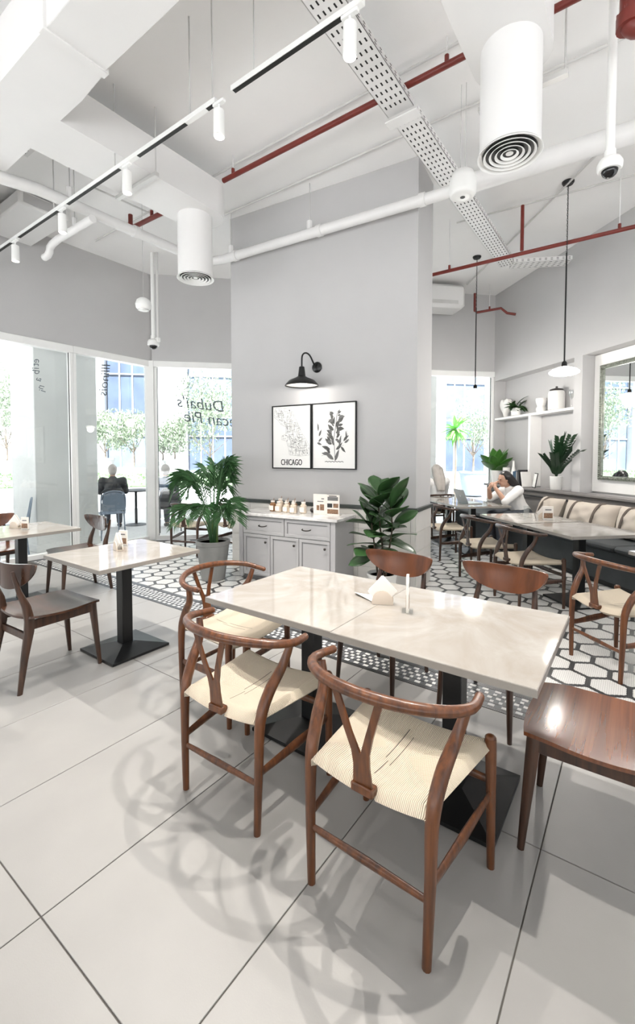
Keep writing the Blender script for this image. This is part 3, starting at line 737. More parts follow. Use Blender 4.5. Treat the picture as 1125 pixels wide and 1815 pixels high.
for (x, z, L, wd, an) in [(0.5, 0.15, 0.27, 0.055, R(150)), (0.53, 0.13, 0.22, 0.05, R(62)), (0.42, 0.30, 0.22, 0.045, R(165)), (0.40, 0.25, 0.2, 0.04, R(195)), (0.42, 0.24, 0.16, 0.04, R(130)), (0.55, 0.3, 0.2, 0.04, R(20)), (0.62, 0.36, 0.17, 0.038, R(70)), (0.66, 0.34, 0.15, 0.035, R(-40)),
                           (0.46, 0.38, 0.2, 0.05, R(160)), (0.5, 0.36, 0.17, 0.045, R(110)), (0.15, 0.42, 0.12, 0.03, R(30)), (0.16, 0.5, 0.13, 0.035, R(60)), (0.14, 0.58, 0.14, 0.03, R(80)), (0.12, 0.40, 0.12, 0.03, R(-10)), (0.72, 0.42, 0.16, 0.035, R(50)), (0.74, 0.4, 0.13, 0.03, R(15)), (0.78, 0.44, 0.15, 0.03, R(85))]:
    flat(bt if rg.random() < .35 else bt3, leafpoly(x, z, L * .9, wd * .62, an, rg.uniform(-.3, .3)), -0.0186 - rg.random() * 0.0003)
    strip(bt2, [(x, z), (x + L * .9 * math.cos(an), z + L * .9 * math.sin(an))], 0.0011, -0.0192)
for k in range(34):
    z = 0.40 + 0.45 * k / 33; sd = 1 if k % 2 else -1; x = 0.52 + 0.05 * (z - .4); L = rg.uniform(0.08, 0.17) * (1.15 - 0.9 * (z - 0.4))
    flat(bt if k % 3 else bt3, leafpoly(x + sd * rg.uniform(0.01, 0.08), z, L, L * .2, R(90 - sd * rg.uniform(25, 95)), rg.uniform(-.6, .6)), -0.0186 - rg.random() * 0.0004)
for k in range(12): strip(bt2, [(0.30 + k * 0.035, 0.115 + 0.01 * (k % 2)), (0.335 + k * 0.035, 0.11 + 0.012 * ((k + 1) % 2))], 0.003, -0.0188)
for q in (bt.build('printed_leaves', 'ink_leaf', p2, 0), bt3.build('pale_leaves', 'ink_mid', p2, 0), bt2.build('printed_stems', 'ink', p2, 0)): q['kind'] = 'stuff'

# ================================================================== WALL SCONCE
sc_ = thing('wall_lamp', 'black gooseneck barn lamp glowing above the framed prints', 'lamp', w2(F_COL, 1.225, 0.0, 2.45), COL_A)
MB().lathe([(0.062, 0), (0.062, 0.012), (0.05, 0.022), (0.015, 0.028)], 24, T(0.05, 0, 0, rx=R(90))).build('back_plate', 'black_metal', sc_)
MB().tube(bez([(0.05, -0.02, 0.0), (0.04, -0.06, 0.03), (0.025, -0.13, 0.115), (0.01, -0.20, 0.13), (0.0, -0.25, 0.09), (0, -0.26, 0.0), (0, -0.26, -0.05)], 6), 0.0095, 10).build('gooseneck', 'black_metal', sc_, 1.0)
shd = MB().lathe([(0.022, -0.03), (0.030, -0.035), (0.042, -0.135), (0.062, -0.15), (0.142, -0.185), (0.182, -0.228), (0.190, -0.245), (0.185, -0.245), (0.177, -0.228), (0.137, -0.19), (0.055, -0.156), (0.02, -0.145)], 32, T(0, -0.26, 0)).build('lamp_shade', 'black_metal', sc_, 0.6)
MB().lathe([(0.180, -0.2315), (0.135, -0.1925), (0.054, -0.1585), (0.002, -0.152)], 32, T(0, -0.26, 0)).build('shade_lining', 'shade_inner', shd)
MB().sphere((0, -0.26, -0.20), (0.03, 0.03, 0.038), 14, 10).build('bulb', 'lamp_glow', sc_)
def light(name, typ, loc, power, parent=None, color=(1, 0.95, 0.89), size=0.03, spot=None, blend=0.5, aim=None):
    l = bpy.data.lights.new(name, typ); l.energy = power; l.color = color; l.shadow_soft_size = size
    if spot: l.spot_size = R(spot); l.spot_blend = blend
    ob = bpy.data.objects.new(name, l); COL.objects.link(ob); ob.location = loc
    if aim is not None: ob.rotation_euler = Vector(aim).to_track_quat('-Z', 'Y').to_euler()
    if parent: ob.parent = parent
    return ob
light('wall_lamp_light', 'POINT', (0, -0.26, -0.243), 4, sc_, size=0.04)

# ================================================================== TRACK LIGHTS
TRY, TRZ = 2.07, 3.75
tr = thing('lighting_track', 'long white ceiling track with black slots running to the left', 'track', (0, TRY, TRZ), 0)
MB().box(-6.5, -2.31, -0.018, 0.018, 0.0, 0.034, c=0.002).build('rail', 'frame_white', tr)
for x0, x1 in ((-6.4, -5.6), (-5.4, -4.52), (-4.33, -3.46), (-3.2, -2.62), (-2.4, -2.315)): MB().box(x0, x1, -0.0135, 0.0135, -0.0025, 0.001).build('slot', 'black_slot', tr, 0)
for x_ in (-2.35, -2.58, -3.53, -4.6): MB().tube([(x_, 0, 0.034), (x_, 0, ZC - TRZ)], 0.005, 6).build('hanger_rod', 'rod_grey', tr)
tr2 = thing('lighting_track', 'short white ceiling track with one black slot above the long table', 'track', (0, TRY, TRZ), 0)
MB().box(-2.16, -1.20, -0.018, 0.018, 0.0, 0.034, c=0.002).build('rail', 'frame_white', tr2)
MB().box(-2.145, -1.315, -0.0135, 0.0135, -0.0025, 0.001).build('slot', 'black_slot', tr2, 0)
for x_ in (-2.0, -1.3): MB().tube([(x_, 0.03, 0.034), (x_, 0.03, ZC - TRZ)], 0.004, 6).build('hanger_rod', 'rod_grey', tr2)
def track_head(x, y, lab, power, aim=(0, 0, -1), z=TRZ):
    t = thing('track_spotlight', lab, 'spotlight', (x, y, z), 0, 'white cylinder track spotlights')
    MB().box(-0.05, 0.05, -0.014, 0.014, -0.018, 0.0, c=0.002).build('adapter', 'frame_white', t)
    MB().tube([(0, 0, -0.018), (0, 0, -0.06)], 0.007, 8).build('stem', 'frame_white', t)
    MB().lathe([(0.03, -0.055), (0.036, -0.06), (0.038, -0.22), (0.033, -0.225), (0.031, -0.212), (0.0, -0.212)], 24).build('can', 'frame_white', t)
    MB().lathe([(0.0, -0.216), (0.029, -0.216), (0.029, -0.214)], 20).build('lens', 'lamp_glow', t)
    if power: light('track_spot_light', 'SPOT', (0, 0, -0.235), power, t, size=0.014, spot=100, blend=0.8, aim=aim)
track_head(-2.286, TRY, 'white track spotlight left of the slot end, lit, over the left table end', SPOT_W)
track_head(-1.281, TRY, 'white track spotlight lit at the end of the short track', SPOT_W)
track_head(-3.36, TRY, 'white track spotlight third from the right beneath the long duct', SPOT_W)
track_head(-4.44, TRY, 'white track spotlight second from the left picture edge', SPOT_W)
track_head(-5.50, TRY, 'white track spotlight nearest the left picture edge', SPOT_W)
# the same track goes on overhead, outside the frame
tr3 = thing('lighting_track', 'ceiling track over the near tables, outside the picture', 'track', (0, 1.70, TRZ), 0)
MB().box(-0.7, 2.6, -0.018, 0.018, 0.0, 0.034, c=0.002).build('rail', 'frame_white', tr3)
MB().tube([(0.8, 0, 0.034), (0.8, 0, ZC - TRZ)], 0.005, 6).build('hanger_rod', 'rod_grey', tr3)
track_head(-0.31, 1.70, 'white track spotlight overhead above the right table end', SPOT_W * 1.3)
tr4 = thing('lighting_track', 'ceiling track behind the viewer, outside the picture', 'track', (0, -0.6, TRZ), 0)
MB().box(-4.2, 2.6, -0.018, 0.018, 0.0, 0.034, c=0.002).build('rail', 'frame_white', tr4)
MB().tube([(-1, 0, 0.034), (-1, 0, ZC - TRZ)], 0.005, 6).build('hanger_rod', 'rod_grey', tr4)
track_head(-1.6, -0.6, 'white track spotlight behind the viewer, left', SPOT_W * 0.4)

# ================================================================== DUCTS
def stadium(x0, x1, y0, y1, n=10, end='+y'):
    r_ = (x1 - x0) / 2; cx = (x0 + x1) / 2; out = [(x0, y0), (x1, y0)]
    for k in range(n + 1): a = math.pi * k / n; out.append((cx + r_ * math.cos(a), y1 - r_ * 0.8 + r_ * 0.8 * math.sin(a)))
    return out
def diffuser(t, cx, cy, z0, z1, r_=0.175):
    MB().lathe([(r_, z0 + 0.02), (r_, z1)], 40, cx=cx, cy=cy).build('drop_cylinder', 'duct_white', t)
    g = MB()
    for rr in (0.188, 0.152, 0.119, 0.086, 0.053): g.lathe([(rr - 0.014, z0 + 0.019), (rr, z0 + 0.002), (rr - 0.002, z0), (rr - 0.019, z0 + 0.017)], 40, cx=cx, cy=cy)
    g.lathe([(0.002, z0 + 0.012), (0.022, z0 + 0.01), (0.022, z0 + 0.02)], 24, cx=cx, cy=cy)
    g.build('diffuser_ring', 'frame_white', t, 0.9)
    MB().lathe([(0.002, z0 + 0.055), (r_ - 0.02, z0 + 0.055), (r_ - 0.018, z0 + 0.012)], 30, cx=cx, cy=cy).build('diffuser_throat', 'black_slot', t)
DZ = 3.9
d1 = thing('air_duct', 'big white rectangular duct across the upper left with branch and round drop', 'duct')
m = MB(); m.box(-2.86, -0.96, 1.255, 1.61, DZ, DZ + 0.40, c=0.004); m.build('main_run', 'duct_white', d1)
m = MB(); m.prism([(-2.86, 1.25), (-2.86, 1.615), (-3.20, 1.64), (-7.0, 1.64), (-7.0, 1.22)], DZ - 0.002, DZ + 0.402); m.build('wide_run', 'duct_white', d1, 0.3)
MB().box(-2.89, -2.83, 1.235, 1.63, DZ - 0.012, DZ + 0.415, c=0.003).build('flange', 'duct_white', d1)
m = MB(); m.prism(stadium(-4.02, -3.52, 1.62, 3.36), DZ, DZ + 0.32); m.build('branch', 'duct_white', d1, 0.5)
diffuser(d1, -3.79, 3.09, 3.27, DZ + 0.01)
d2 = thing('air_duct', 'white rectangular duct at the top right ending in a round drop', 'duct')
m = MB(); m.prism(stadium(-0.93, -0.47, -1.5, 3.25), DZ, DZ + 0.24); m.build('run', 'duct_white', d2, 0.5)
diffuser(d2, -0.685, 2.965, 3.27, DZ + 0.01)
for xx, yy, tt in ((-0.44, 3.33, d2), (-3.47, 2.41, d1), (-0.44, 2.0, d2)): MB().tube([(xx, yy, DZ - 0.02), (xx, yy, ZC)], 0.006, 6).build('hanger_rod', 'rod_grey', tt)
m = MB(); m.box(-0.98, -0.42, 3.30, 3.345, DZ - 0.04, DZ - 0.005, c=0.002); m.build('support_channel', 'rod_grey', d2)
m = MB(); m.box(-4.08, -3.45, 2.39, 2.43, DZ - 0.04, DZ - 0.005, c=0.002); m.build('support_channel', 'rod_grey', d1)

# ================================================================== CABLE TRAYS (perforated)
def tray(lab, x0, x1, y0, y1, z, px=5, loc=(0, 0, 0), rz=0.0, step=0.075):
    t = thing('cable_tray', lab, 'cable tray', loc, rz)
    m = MB(); m.box(x0, x1, y0, y1, z, z + 0.003); m.box(x0, x0 + 0.003, y0, y1, z, z + 0.05); m.box(x1 - 0.003, x1, y0, y1, z, z + 0.05); m.build('tray_channel', 'pipe_white', t, 0)
    s = MB(); n = int((y1 - y0) / step); w_ = (x1 - x0)
    for j in range(n):
        y = y0 + (j + 0.5) * step
        for i in range(px):
            x = x0 + w_ * (i + 0.75) / (px + 0.5); s.box(x - 0.0055, x + 0.0055, y - 0.016, y + 0.016, z - 0.0008, z + 0.0005)
        for zz in (0.016, 0.034): s.box(x1 - 0.0005, x1 + 0.0008, y - 0.014, y + 0.014, z + zz - 0.003, z + zz + 0.003)
    o = s.build('perforations', 'black_slot', t, 0); o['kind'] = 'stuff'
    return t
tray('white perforated cable tray running across the ceiling to the right of the column, near length', -1.70, -1.48, 1.70, 3.34, 4.15)
tray('white perforated cable tray, far length below the column corner towards the back', -1.66, -1.45, 3.36, 6.75, 4.10)
tray('short white perforated cable tray turning to the right wall at the back', -0.11, 0.11, 0.0, 0.75, 4.08, 4, (-1.50, 6.72, 0), R(-62))
tray('white cable tray end at the left picture edge above the pipes', -0.1, 0.1, 0.2, 0.36, 4.1, 3, (-4.40, 1.45, 0), 0)
j_ = MB().box(-1.71, -1.44, 3.30, 3.40, 4.088, 4.10, c=0.002); tag(j_.build('tray_joint', 'pipe_white'), 'white joint plate between the two long cable tray lengths', 'bracket')

# ================================================================== PIPES
def pipe(name, lab, cat, pts, r_, m_, hangers=(), group=None, collars=(), seg=12):
    t = thing(name, lab, cat, pts[0], 0, group); o0 = Vector(pts[0])
    MB().tube([Vector(p) - o0 for p in pts], r_, seg).build('pipe_run', m_, t, 1.2)
    for h in hangers:
        hv = Vector(h); MB().tube([hv - o0, Vector((h[0], h[1], ZC)) - o0], 0.005, 6).build('hanger_rod', 'rod_grey' if m_ != 'red_pipe' else 'pipe_white', t)
        MB().tube([hv - o0 + Vector((0, 0, -r_ * 0.2)), hv - o0 + Vector((0, 0, r_ + 0.035))], r_ * 0.55 + 0.004, 8).build('clamp', m_, t)
    for c, dr in collars:
        cv = Vector(c) - o0; dv = Vector(dr).normalized() * 0.03; MB().tube([cv - dv, cv + dv], r_ * 1.18, seg).build('collar', m_, t, 1.0)
    return t
pipe('sprinkler_pipe', 'dark red sprinkler pipe across the ceiling in front of the column', 'pipe', [(-3.52, 3.24, 4.25), (1.8, 3.26, 4.25)], 0.024, 'red_pipe', [(-3.38, 3.24, 4.26), (-1.19, 3.25, 4.26), (0.3, 3.25, 4.26)])
pipe('sprinkler_pipe', 'dark red sprinkler pipe with riser crossing before the right wall', 'pipe', [(-2.30, 5.72, 3.81), (0.85, 5.78, 3.81)], 0.022, 'red_pipe', [(-2.03, 5.72, 3.82), (-0.22, 5.76, 3.82)])
pipe('sprinkler_riser', 'short vertical dark red riser on the right sprinkler pipe', 'pipe', [(-1.17, 5.735, 3.84), (-1.17, 5.735, 4.30), (-1.17, 5.735, 4.36)], 0.020, 'red_pipe')
pipe('sprinkler_pipe', 'short dark red pipe with elbow beyond the left duct', 'pipe', [(-4.25, 3.07, 4.1), (-4.80, 3.06, 4.1), (-4.89, 3.06, 4.105), (-4.91, 3.06, 4.14), (-4.91, 3.06, 4.26)], 0.026, 'red_pipe', [(-4.5, 3.065, 4.12)])
pipe('sprinkler_pipe', 'thin cranked dark red pipe in the far right corner', 'pipe', [(-2.44, 8.20, 4.33), (-2.44, 8.20, 4.02), (-2.40, 8.21, 3.99), (-2.02, 8.32, 4.02), (-1.93, 8.36, 3.93), (-1.80, 8.42, 3.90)], 0.022, 'red_pipe', [(-2.2, 8.26, 4.01)])
bp_ = thing('sprinkler_main', 'thick dark red main pipe with flange at the top right corner', 'pipe', (-0.10, 3.30, 3.98))
MB().tube([(0, 0, 0.05), (0, 0, 0.53)], 0.055, 16).build('pipe_drop', 'red_pipe', bp_, 1.0)
MB().tube([(0, 0, -0.02), (0, 0, 0.055)], 0.072, 16).build('flange', 'red_pipe', bp_, 0.6)
MB().tube(bez([(0.0, 0, 0.02), (0.03, 0.01, -0.02), (0.12, 0.02, -0.04)], 4), 0.06, 14).build('elbow', 'red_pipe', bp_, 1.0)
for k in range(6): a_ = R(60 * k + 10); MB().tube([(0.062 * math.cos(a_), 0.062 * math.sin(a_), 0.05), (0.062 * math.cos(a_), 0.062 * math.sin(a_), 0.075)], 0.008, 6).build('bolt', 'red_pipe', bp_, 0)
cy_ = lambda x: 4.069 + (x + 4.301) * 0.1107
pipe('insulated_pipe', 'white insulated pipe running across the upper column face', 'pipe', [(-4.56, 0.5, 3.84), (-4.56, 1.55, 3.84), (-4.56, 1.9, 3.89), (-4.56, 3.6, 3.9), (-4.53, 3.80, 3.9), (-4.44, 3.90, 3.9), (-4.28, 3.945, 3.9), (-1.72, 4.17, 3.9), (-1.45, 4.19, 3.9)], 0.053, 'pipe_white', [(-3.03, 4.06, 3.95), (-4.17, 3.96, 3.95), (-4.56, 2.2, 3.95)], collars=[((-4.1, 3.96, 3.9), (1, 0.09, 0)), ((-1.75, 4.165, 3.9), (1, 0.09, 0)), ((-2.9, 4.065, 3.9), (1, 0.09, 0)), ((-4.56, 2.9, 3.9), (0, 1, 0))])
pipe('insulated_pipe', 'wide white insulated pipe continuing right behind the round drop', 'pipe', [(-1.55, 4.50, 4.10), (1.6, 4.72, 4.10)], 0.09, 'pipe_white', [(-0.9, 4.55, 4.15), (0.1, 4.62, 4.15)], seg=18)
pipe('white_pipe', 'white pipe with down-turned elbow at the left under the track', 'pipe', [(-4.44, 2.36, 3.78), (-5.15, 2.36, 3.78), (-5.30, 2.36, 3.765), (-5.36, 2.36, 3.74), (-5.37, 2.36, 3.70), (-5.42, 2.36, 3.67), (-5.50, 2.36, 3.67)], 0.038, 'pipe_white', [(-4.8, 2.36, 3.82)])
for k, (pts, lab) in enumerate([
        ([(-6.2, 3.33, 4.42), (-1.0, 3.31, 4.42)], 'thin grey conduit on the ceiling beside the front red pipe'),
        ([(-4.25, 3.92, 4.42), (1.0, 3.98, 4.42)], 'thin grey conduit on the ceiling just before the column top'),
        ([(-1.95, 5.75, 4.40), (0.55, 5.93, 4.40)], 'thin conduit on the ceiling above the right red pipe'),
        ([(-2.5, 7.95, 4.42), (-0.2, 5.05, 4.42)], 'diagonal conduit on the ceiling feeding the pendant lamps'),
        ([(-6.4, 2.60, 4.36), (-4.9, 2.62, 4.36), (-4.85, 3.4, 4.36), (-4.2, 3.45, 4.36)], 'bent thin conduit on the ceiling above the left pipes')]):
    pipe('conduit', lab, 'conduit', pts, 0.011, 'conduit', collars=[(tuple(Vector(pts[0]).lerp(Vector(pts[1]), q)), tuple(Vector(pts[1]) - Vector(pts[0]))) for q in (0.25, 0.5, 0.75)], seg=8)
# ceiling cassette box and left ceiling unit
ac = thing('air_unit', 'white boxy air unit hanging in the far corner right of the column', 'air conditioner', (-2.95, 7.7, 3.98), R(45))
MB().box(-0.55, 0.42, -0.25, 0.2, 0.0, 0.40, c=0.05).build('housing', 'duct_white', ac); MB().box(-0.4, 0.28, -0.253, -0.248, 0.06, 0.12).build('grille', 'rod_grey', ac, 0)
for xx in (-0.3, 0.3): MB().tube([(xx, 0, 0.40), (xx, 0, ZC - 3.98)], 0.006, 6).build('hanger_rod', 'rod_grey', ac)
ac2 = thing('air_unit', 'flat white ceiling unit at the left edge beyond the pipes', 'air conditioner', (-6.15, 2.45, 4.22), 0)
MB().box(-0.5, 0.55, -0.3, 0.25, 0.0, 0.16, c=0.02).build('housing', 'duct_white', ac2); MB().box(0.551, 0.556, -0.25, 0.2, 0.03, 0.13).build('side_panel', 'wall_grey', ac2, 0)
for xx in (-0.3, 0.4): MB().tube([(xx, 0, 0.16), (xx, 0, ZC - 4.22)], 0.006, 6).build('hanger_rod', 'rod_grey', ac2)

# ================================================================== PENDANTS, SPEAKERS, CCTV
def pendant(x, y, zb, lab, watts):
    t = thing('pendant_lamp', lab, 'lamp', (x, y, zb), 0, 'black stem pendant lamps by the banquette')
    MB().lathe([(0.002, ZC - zb - 0.03), (0.05, ZC - zb - 0.03), (0.062, ZC - zb - 0.012), (0.062, ZC - zb)], 24).build('ceiling_rose', 'black_metal', t)
    c = MB(); z = ZC - zb - 0.03; zc = z - 0.75; k = 0
    while z > zc:
        pts = [(0.006 * math.cos(a) * (1 if k % 2 else 0), 0.006 * math.cos(a) * (0 if k % 2 else 1), z - 0.017 + 0.017 * math.sin(a)) for a in [R(45 * q) for q in range(9)]]
        c.tube(pts, 0.0022, 5, cap=False); z -= 0.028; k += 1
    c.build('chain', 'black_metal', t); MB().tube([(0.003, 0, ZC - zb - 0.03), (0.004, 0, zc)], 0.003, 6).build('flex', 'black_metal', t)
    MB().tube([(0, 0, zc + 0.01), (0, 0, 0.14)], 0.0085, 8).build('stem', 'black_metal', t)
    MB().lathe([(0.012, 0.16), (0.026, 0.145), (0.03, 0.10), (0.02, 0.095)], 20).build('socket', 'black_metal', t)
    MB().lathe([(0.028, 0.10), (0.06, 0.092), (0.125, 0.068), (0.155, 0.04), (0.152, 0.025), (0.12, 0.01), (0.06, 0.0), (0.002, -0.002)], 32).build('glass_shade', 'opal', t, 1.0)
    light('pendant_light', 'POINT', (0, 0, -0.03), watts, t, size=0.1)
pendant(-0.70, 5.70, 2.33, 'lit pendant lamp with white shade nearest the mirror', 42)
pendant(-2.06, 7.0, 2.36, 'lit pendant lamp in front of the far window', 42)
sp = thing('hanging_speaker', 'white bucket shaped speaker hung on wires beside the cable tray', 'speaker', (-1.22, 3.73, 3.56))
MB().lathe([(0.045, -0.012), (0.088, -0.008), (0.10, 0.004), (0.108, 0.03), (0.105, 0.12), (0.085, 0.18), (0.04, 0.20), (0.002, 0.2)], 28).build('speaker_body', 'frame_white', sp, 0.9)
MB().lathe([(0.002, -0.014), (0.02, -0.014), (0.02, -0.009)], 14).build('port', 'black_slot', sp)
for s in (-1, 1): MB().tube([(s * 0.02, 0, 0.2), (s * 0.02, 0, ZC - 3.56)], 0.003, 5).build('wire', 'rod_grey', sp)
gs = thing('globe_speaker', 'small white globe speaker hanging left of the column', 'speaker', (-4.80, 3.14, 3.15))
MB().lathe([(0.002, -0.005), (0.05, 0.0), (0.085, 0.03), (0.092, 0.07), (0.075, 0.12), (0.04, 0.145), (0.002, 0.15)], 24).build('speaker_body', 'frame_white', gs, 0.9); MB().lathe([(0.055, 0.004), (0.062, -0.002), (0.066, 0.01)], 24).build('grille_rim', 'rod_grey', gs)
MB().tube([(0, 0, 0.15), (0, 0, ZC - 3.15)], 0.003, 5).build('wire', 'rod_grey', gs)
def cctv(x, y, z, s, lab, pr=0.03, double=False):
    t = thing('security_camera', lab, 'camera', (x, y, z))
    MB().lathe([(0.075 * s, 0.0), (0.085 * s, 0.01), (0.088 * s, 0.05 * s), (0.07 * s, 0.085 * s), (0.04 * s, 0.10 * s)], 24).build('housing', 'frame_white', t)
    MB().sphere((0, 0, 0.002), (0.058 * s, 0.058 * s, 0.055 * s), 18, 10).build('dome', 'camera_black', t)
    MB().tube([(0, 0, 0.09 * s), (0, 0, ZC - z)], pr, 12).build('drop_pole', 'frame_white', t)
    MB().tube([(0, 0, 0.085 * s), (0, 0, 0.15 * s)], pr * 1.3, 12).build('pole_collar', 'frame_white', t)
    if double: MB().tube([(0.07, 0.03, 0.12), (0.07, 0.03, ZC - z)], pr * 0.6, 10).build('conduit_drop', 'conduit', t); MB().box(0.02, 0.10, 0.0, 0.06, 0.05, 0.12, c=0.01).build('junction_box', 'frame_white', t)
cctv(-0.197, 3.537, 3.29, 0.85, 'white dome camera on a pole at the upper right', 0.026)
cctv(-5.95, 4.05, 3.08, 1.0, 'white dome camera on a drop pole above the left window corner', 0.03, True)

# ================================================================== BANQUETTE, CUSHIONS, MIRROR
o, a = F_RIGHT
bq = thing('banquette', 'long dark upholstered banquette with grey back along the right wall', 'sofa', w2(F_RIGHT, 0.0, -0.012), a)
MB().box(0.10, 7.4, -0.80, -0.06, 0.06, 0.40, c=0.01).build('seat_base', 'sofa_dark', bq)
MB().box(0.12, 7.38, -0.76, -0.1, 0.0, 0.06).build('plinth', 'black_slot', bq, 0)
x = 0.10
while x < 7.3:
    MB().box(x + 0.004, x + 1.212, -0.83, -0.20, 0.40, 0.47, c=0.025).build('seat_pad', 'sofa_dark', bq); x += 1.216
MB().box(0.10, 7.4, -0.17, -0.02, 0.40, 0.88, c=0.01).build('back_panel', 'sofa_back', bq)
MB().box(0.05, 7.4, -0.20, 0.0, 0.88, 0.915, c=0.006).build('ledge', 'ledge', bq)
rl = MB().tube([(0.3, -0.20, 0.80), (7.3, -0.20, 0.80)], 0.012, 8).build('strap_rail', 'black_metal', bq)
def cushion(x, rx, rz, w_, h, lab, grp='strapped beige back cushions'):
    t = thing('cushion', lab, 'cushion', w2(F_RIGHT, x, -0.36, 0.475), a + rz, grp); t.rotation_euler = (0, 0, a + rz)
    def shape(sgn):
        def fn(u, v):
            A = 2 * u - 1; B = 2 * v - 1
            th = 0.125 * (max(0, 1 - abs(A) ** 2.6) ** 0.5) * (max(0, 1 - abs(B) ** 2.6) ** 0.5)
            pin = 1 - 0.06 * (1 - abs(A)) * abs(B) ** 3
            xx = A * w_ / 2 * (1 - 0.05 * (1 - B * B)) ; zz = B * h / 2 * pin
            wr = (0.009 * math.sin(11 * A + 6 * B + 3 * x) + 0.006 * math.sin(6 * A - 9 * B)) * (1 - A * A) * (1 - B * B)
            p = Vector((xx, sgn * (th + wr), zz)); p.rotate(Euler((rx, 0, 0))); return (p.x, p.y, p.z + h / 2 + 0.0)
        return fn
    m = MB(); m.sheet(shape(-1), 20, 14); n0 = len(m.f); m.sheet(lambda u, v: shape(1)(1 - u, v), 20, 14); m.build('cover', 'cushion_beige', t, 1.5)
    for sx in ((-0.20, 0.16) if w_ > 0.6 else (-0.05,)):
        pts = []
        for k in range(17):
            B = -1 + 2 * k / 16; A = (sx) / (w_ / 2)
            th = 0.125 * (max(0, 1 - abs(A) ** 2.6) ** 0.5) * (max(0, 1 - abs(B) ** 2.6) ** 0.5) + 0.008
            p = Vector((sx + 0.03 * B, -th, B * h / 2 * 0.99)); p.rotate(Euler((rx, 0, 0))); pts.append((p.x, p.y, p.z + h / 2))
        MB().tube(pts, 0.014, 6, flat=(0.35, 1.3), up=(0, -1, 0)).build('strap', 'strap', t, 1.2)
for x, w_, tl, rz_, lab in ((2.13, 0.52, -22, -8, 'beige back cushion right beside the dark-haired woman'), (2.86, 0.80, -17, 5, 'wide beige strapped cushion in the middle of the banquette'), (3.66, 0.78, -12, -4, 'beige strapped cushion nearest the right picture edge'), (4.5, 0.78, -18, 3, 'beige strapped cushion just outside the right picture edge')):
    cushion(x, R(tl), R(rz_), w_, 0.37, lab)
mi = thing('wall_mirror', 'large mirror in a grey beaded frame on the right wall', 'mirror', w2(F_RIGHT, 2.40, 0.185, 1.10), a)
MW, MH = 1.9, 1.57
f = MB(); e = 0.055
f.box(0, MW, -0.045, 0, 0, e, c=0.008); f.box(0, MW, -0.045, 0, MH - e, MH, c=0.008); f.box(0, e, -0.045, 0, e, MH - e, c=0.008); f.box(MW - e, MW, -0.045, 0, e, MH - e, c=0.008); f.build('frame', 'mirror_frame', mi)
bd = MB(); k = 0.02
while k < MH: bd.sphere((0.028, -0.048, k), 0.014, 6, 4); k += 0.03
k = 0.05
while k < MW: bd.sphere((k, -0.048, 0.028), 0.014, 6, 4); bd.sphere((k, -0.048, MH - 0.028), 0.014, 6, 4); k += 0.03
q = bd.build('beading', 'mirror_frame', mi, 1.0); q['kind'] = 'stuff'
MB().box(e, MW - e, -0.02, -0.012, e, MH - e).build('mirror_glass', 'mirror_glass', mi, 0)

# ================================================================== PLANTS
def leaf_mesh(name, L, Wd, m_, curl=0.25, fold=0.18, n=7, shape=0.75, tipw=0.0):
    b = MB()
    def fn(u, v):
        s = 2 * u - 1; w_ = Wd / 2 * (math.sin(math.pi * min(1, max(0, v)) ** shape) ** 0.8 * (1 - tipw) + 0.0)
        return (s * w_, L * v * (1 - 0.12 * curl * v), -curl * L * v * v + fold * abs(s) * w_ + 0.012 * math.sin(9 * v) * abs(s) * Wd)
    b.sheet(fn, 4, n, 0.0012)
    me = bpy.data.meshes.new(name); me.from_pydata(b.v, [], b.f); me.materials.append(MATS[m_]); me.polygons.foreach_set('use_smooth', [True] * len(me.polygons)); return me
def place_leaf(me, parent, name, p, az, el, roll=0.0, s=1.0):
    ob = link(name, me, parent, p); M = Matrix.Rotation(az, 4, 'Z') @ Matrix.Rotation(el, 4, 'X') @ Matrix.Rotation(roll, 4, 'Y')
    ob.rotation_euler = M.to_euler(); ob.scale = (s, s, s); return ob
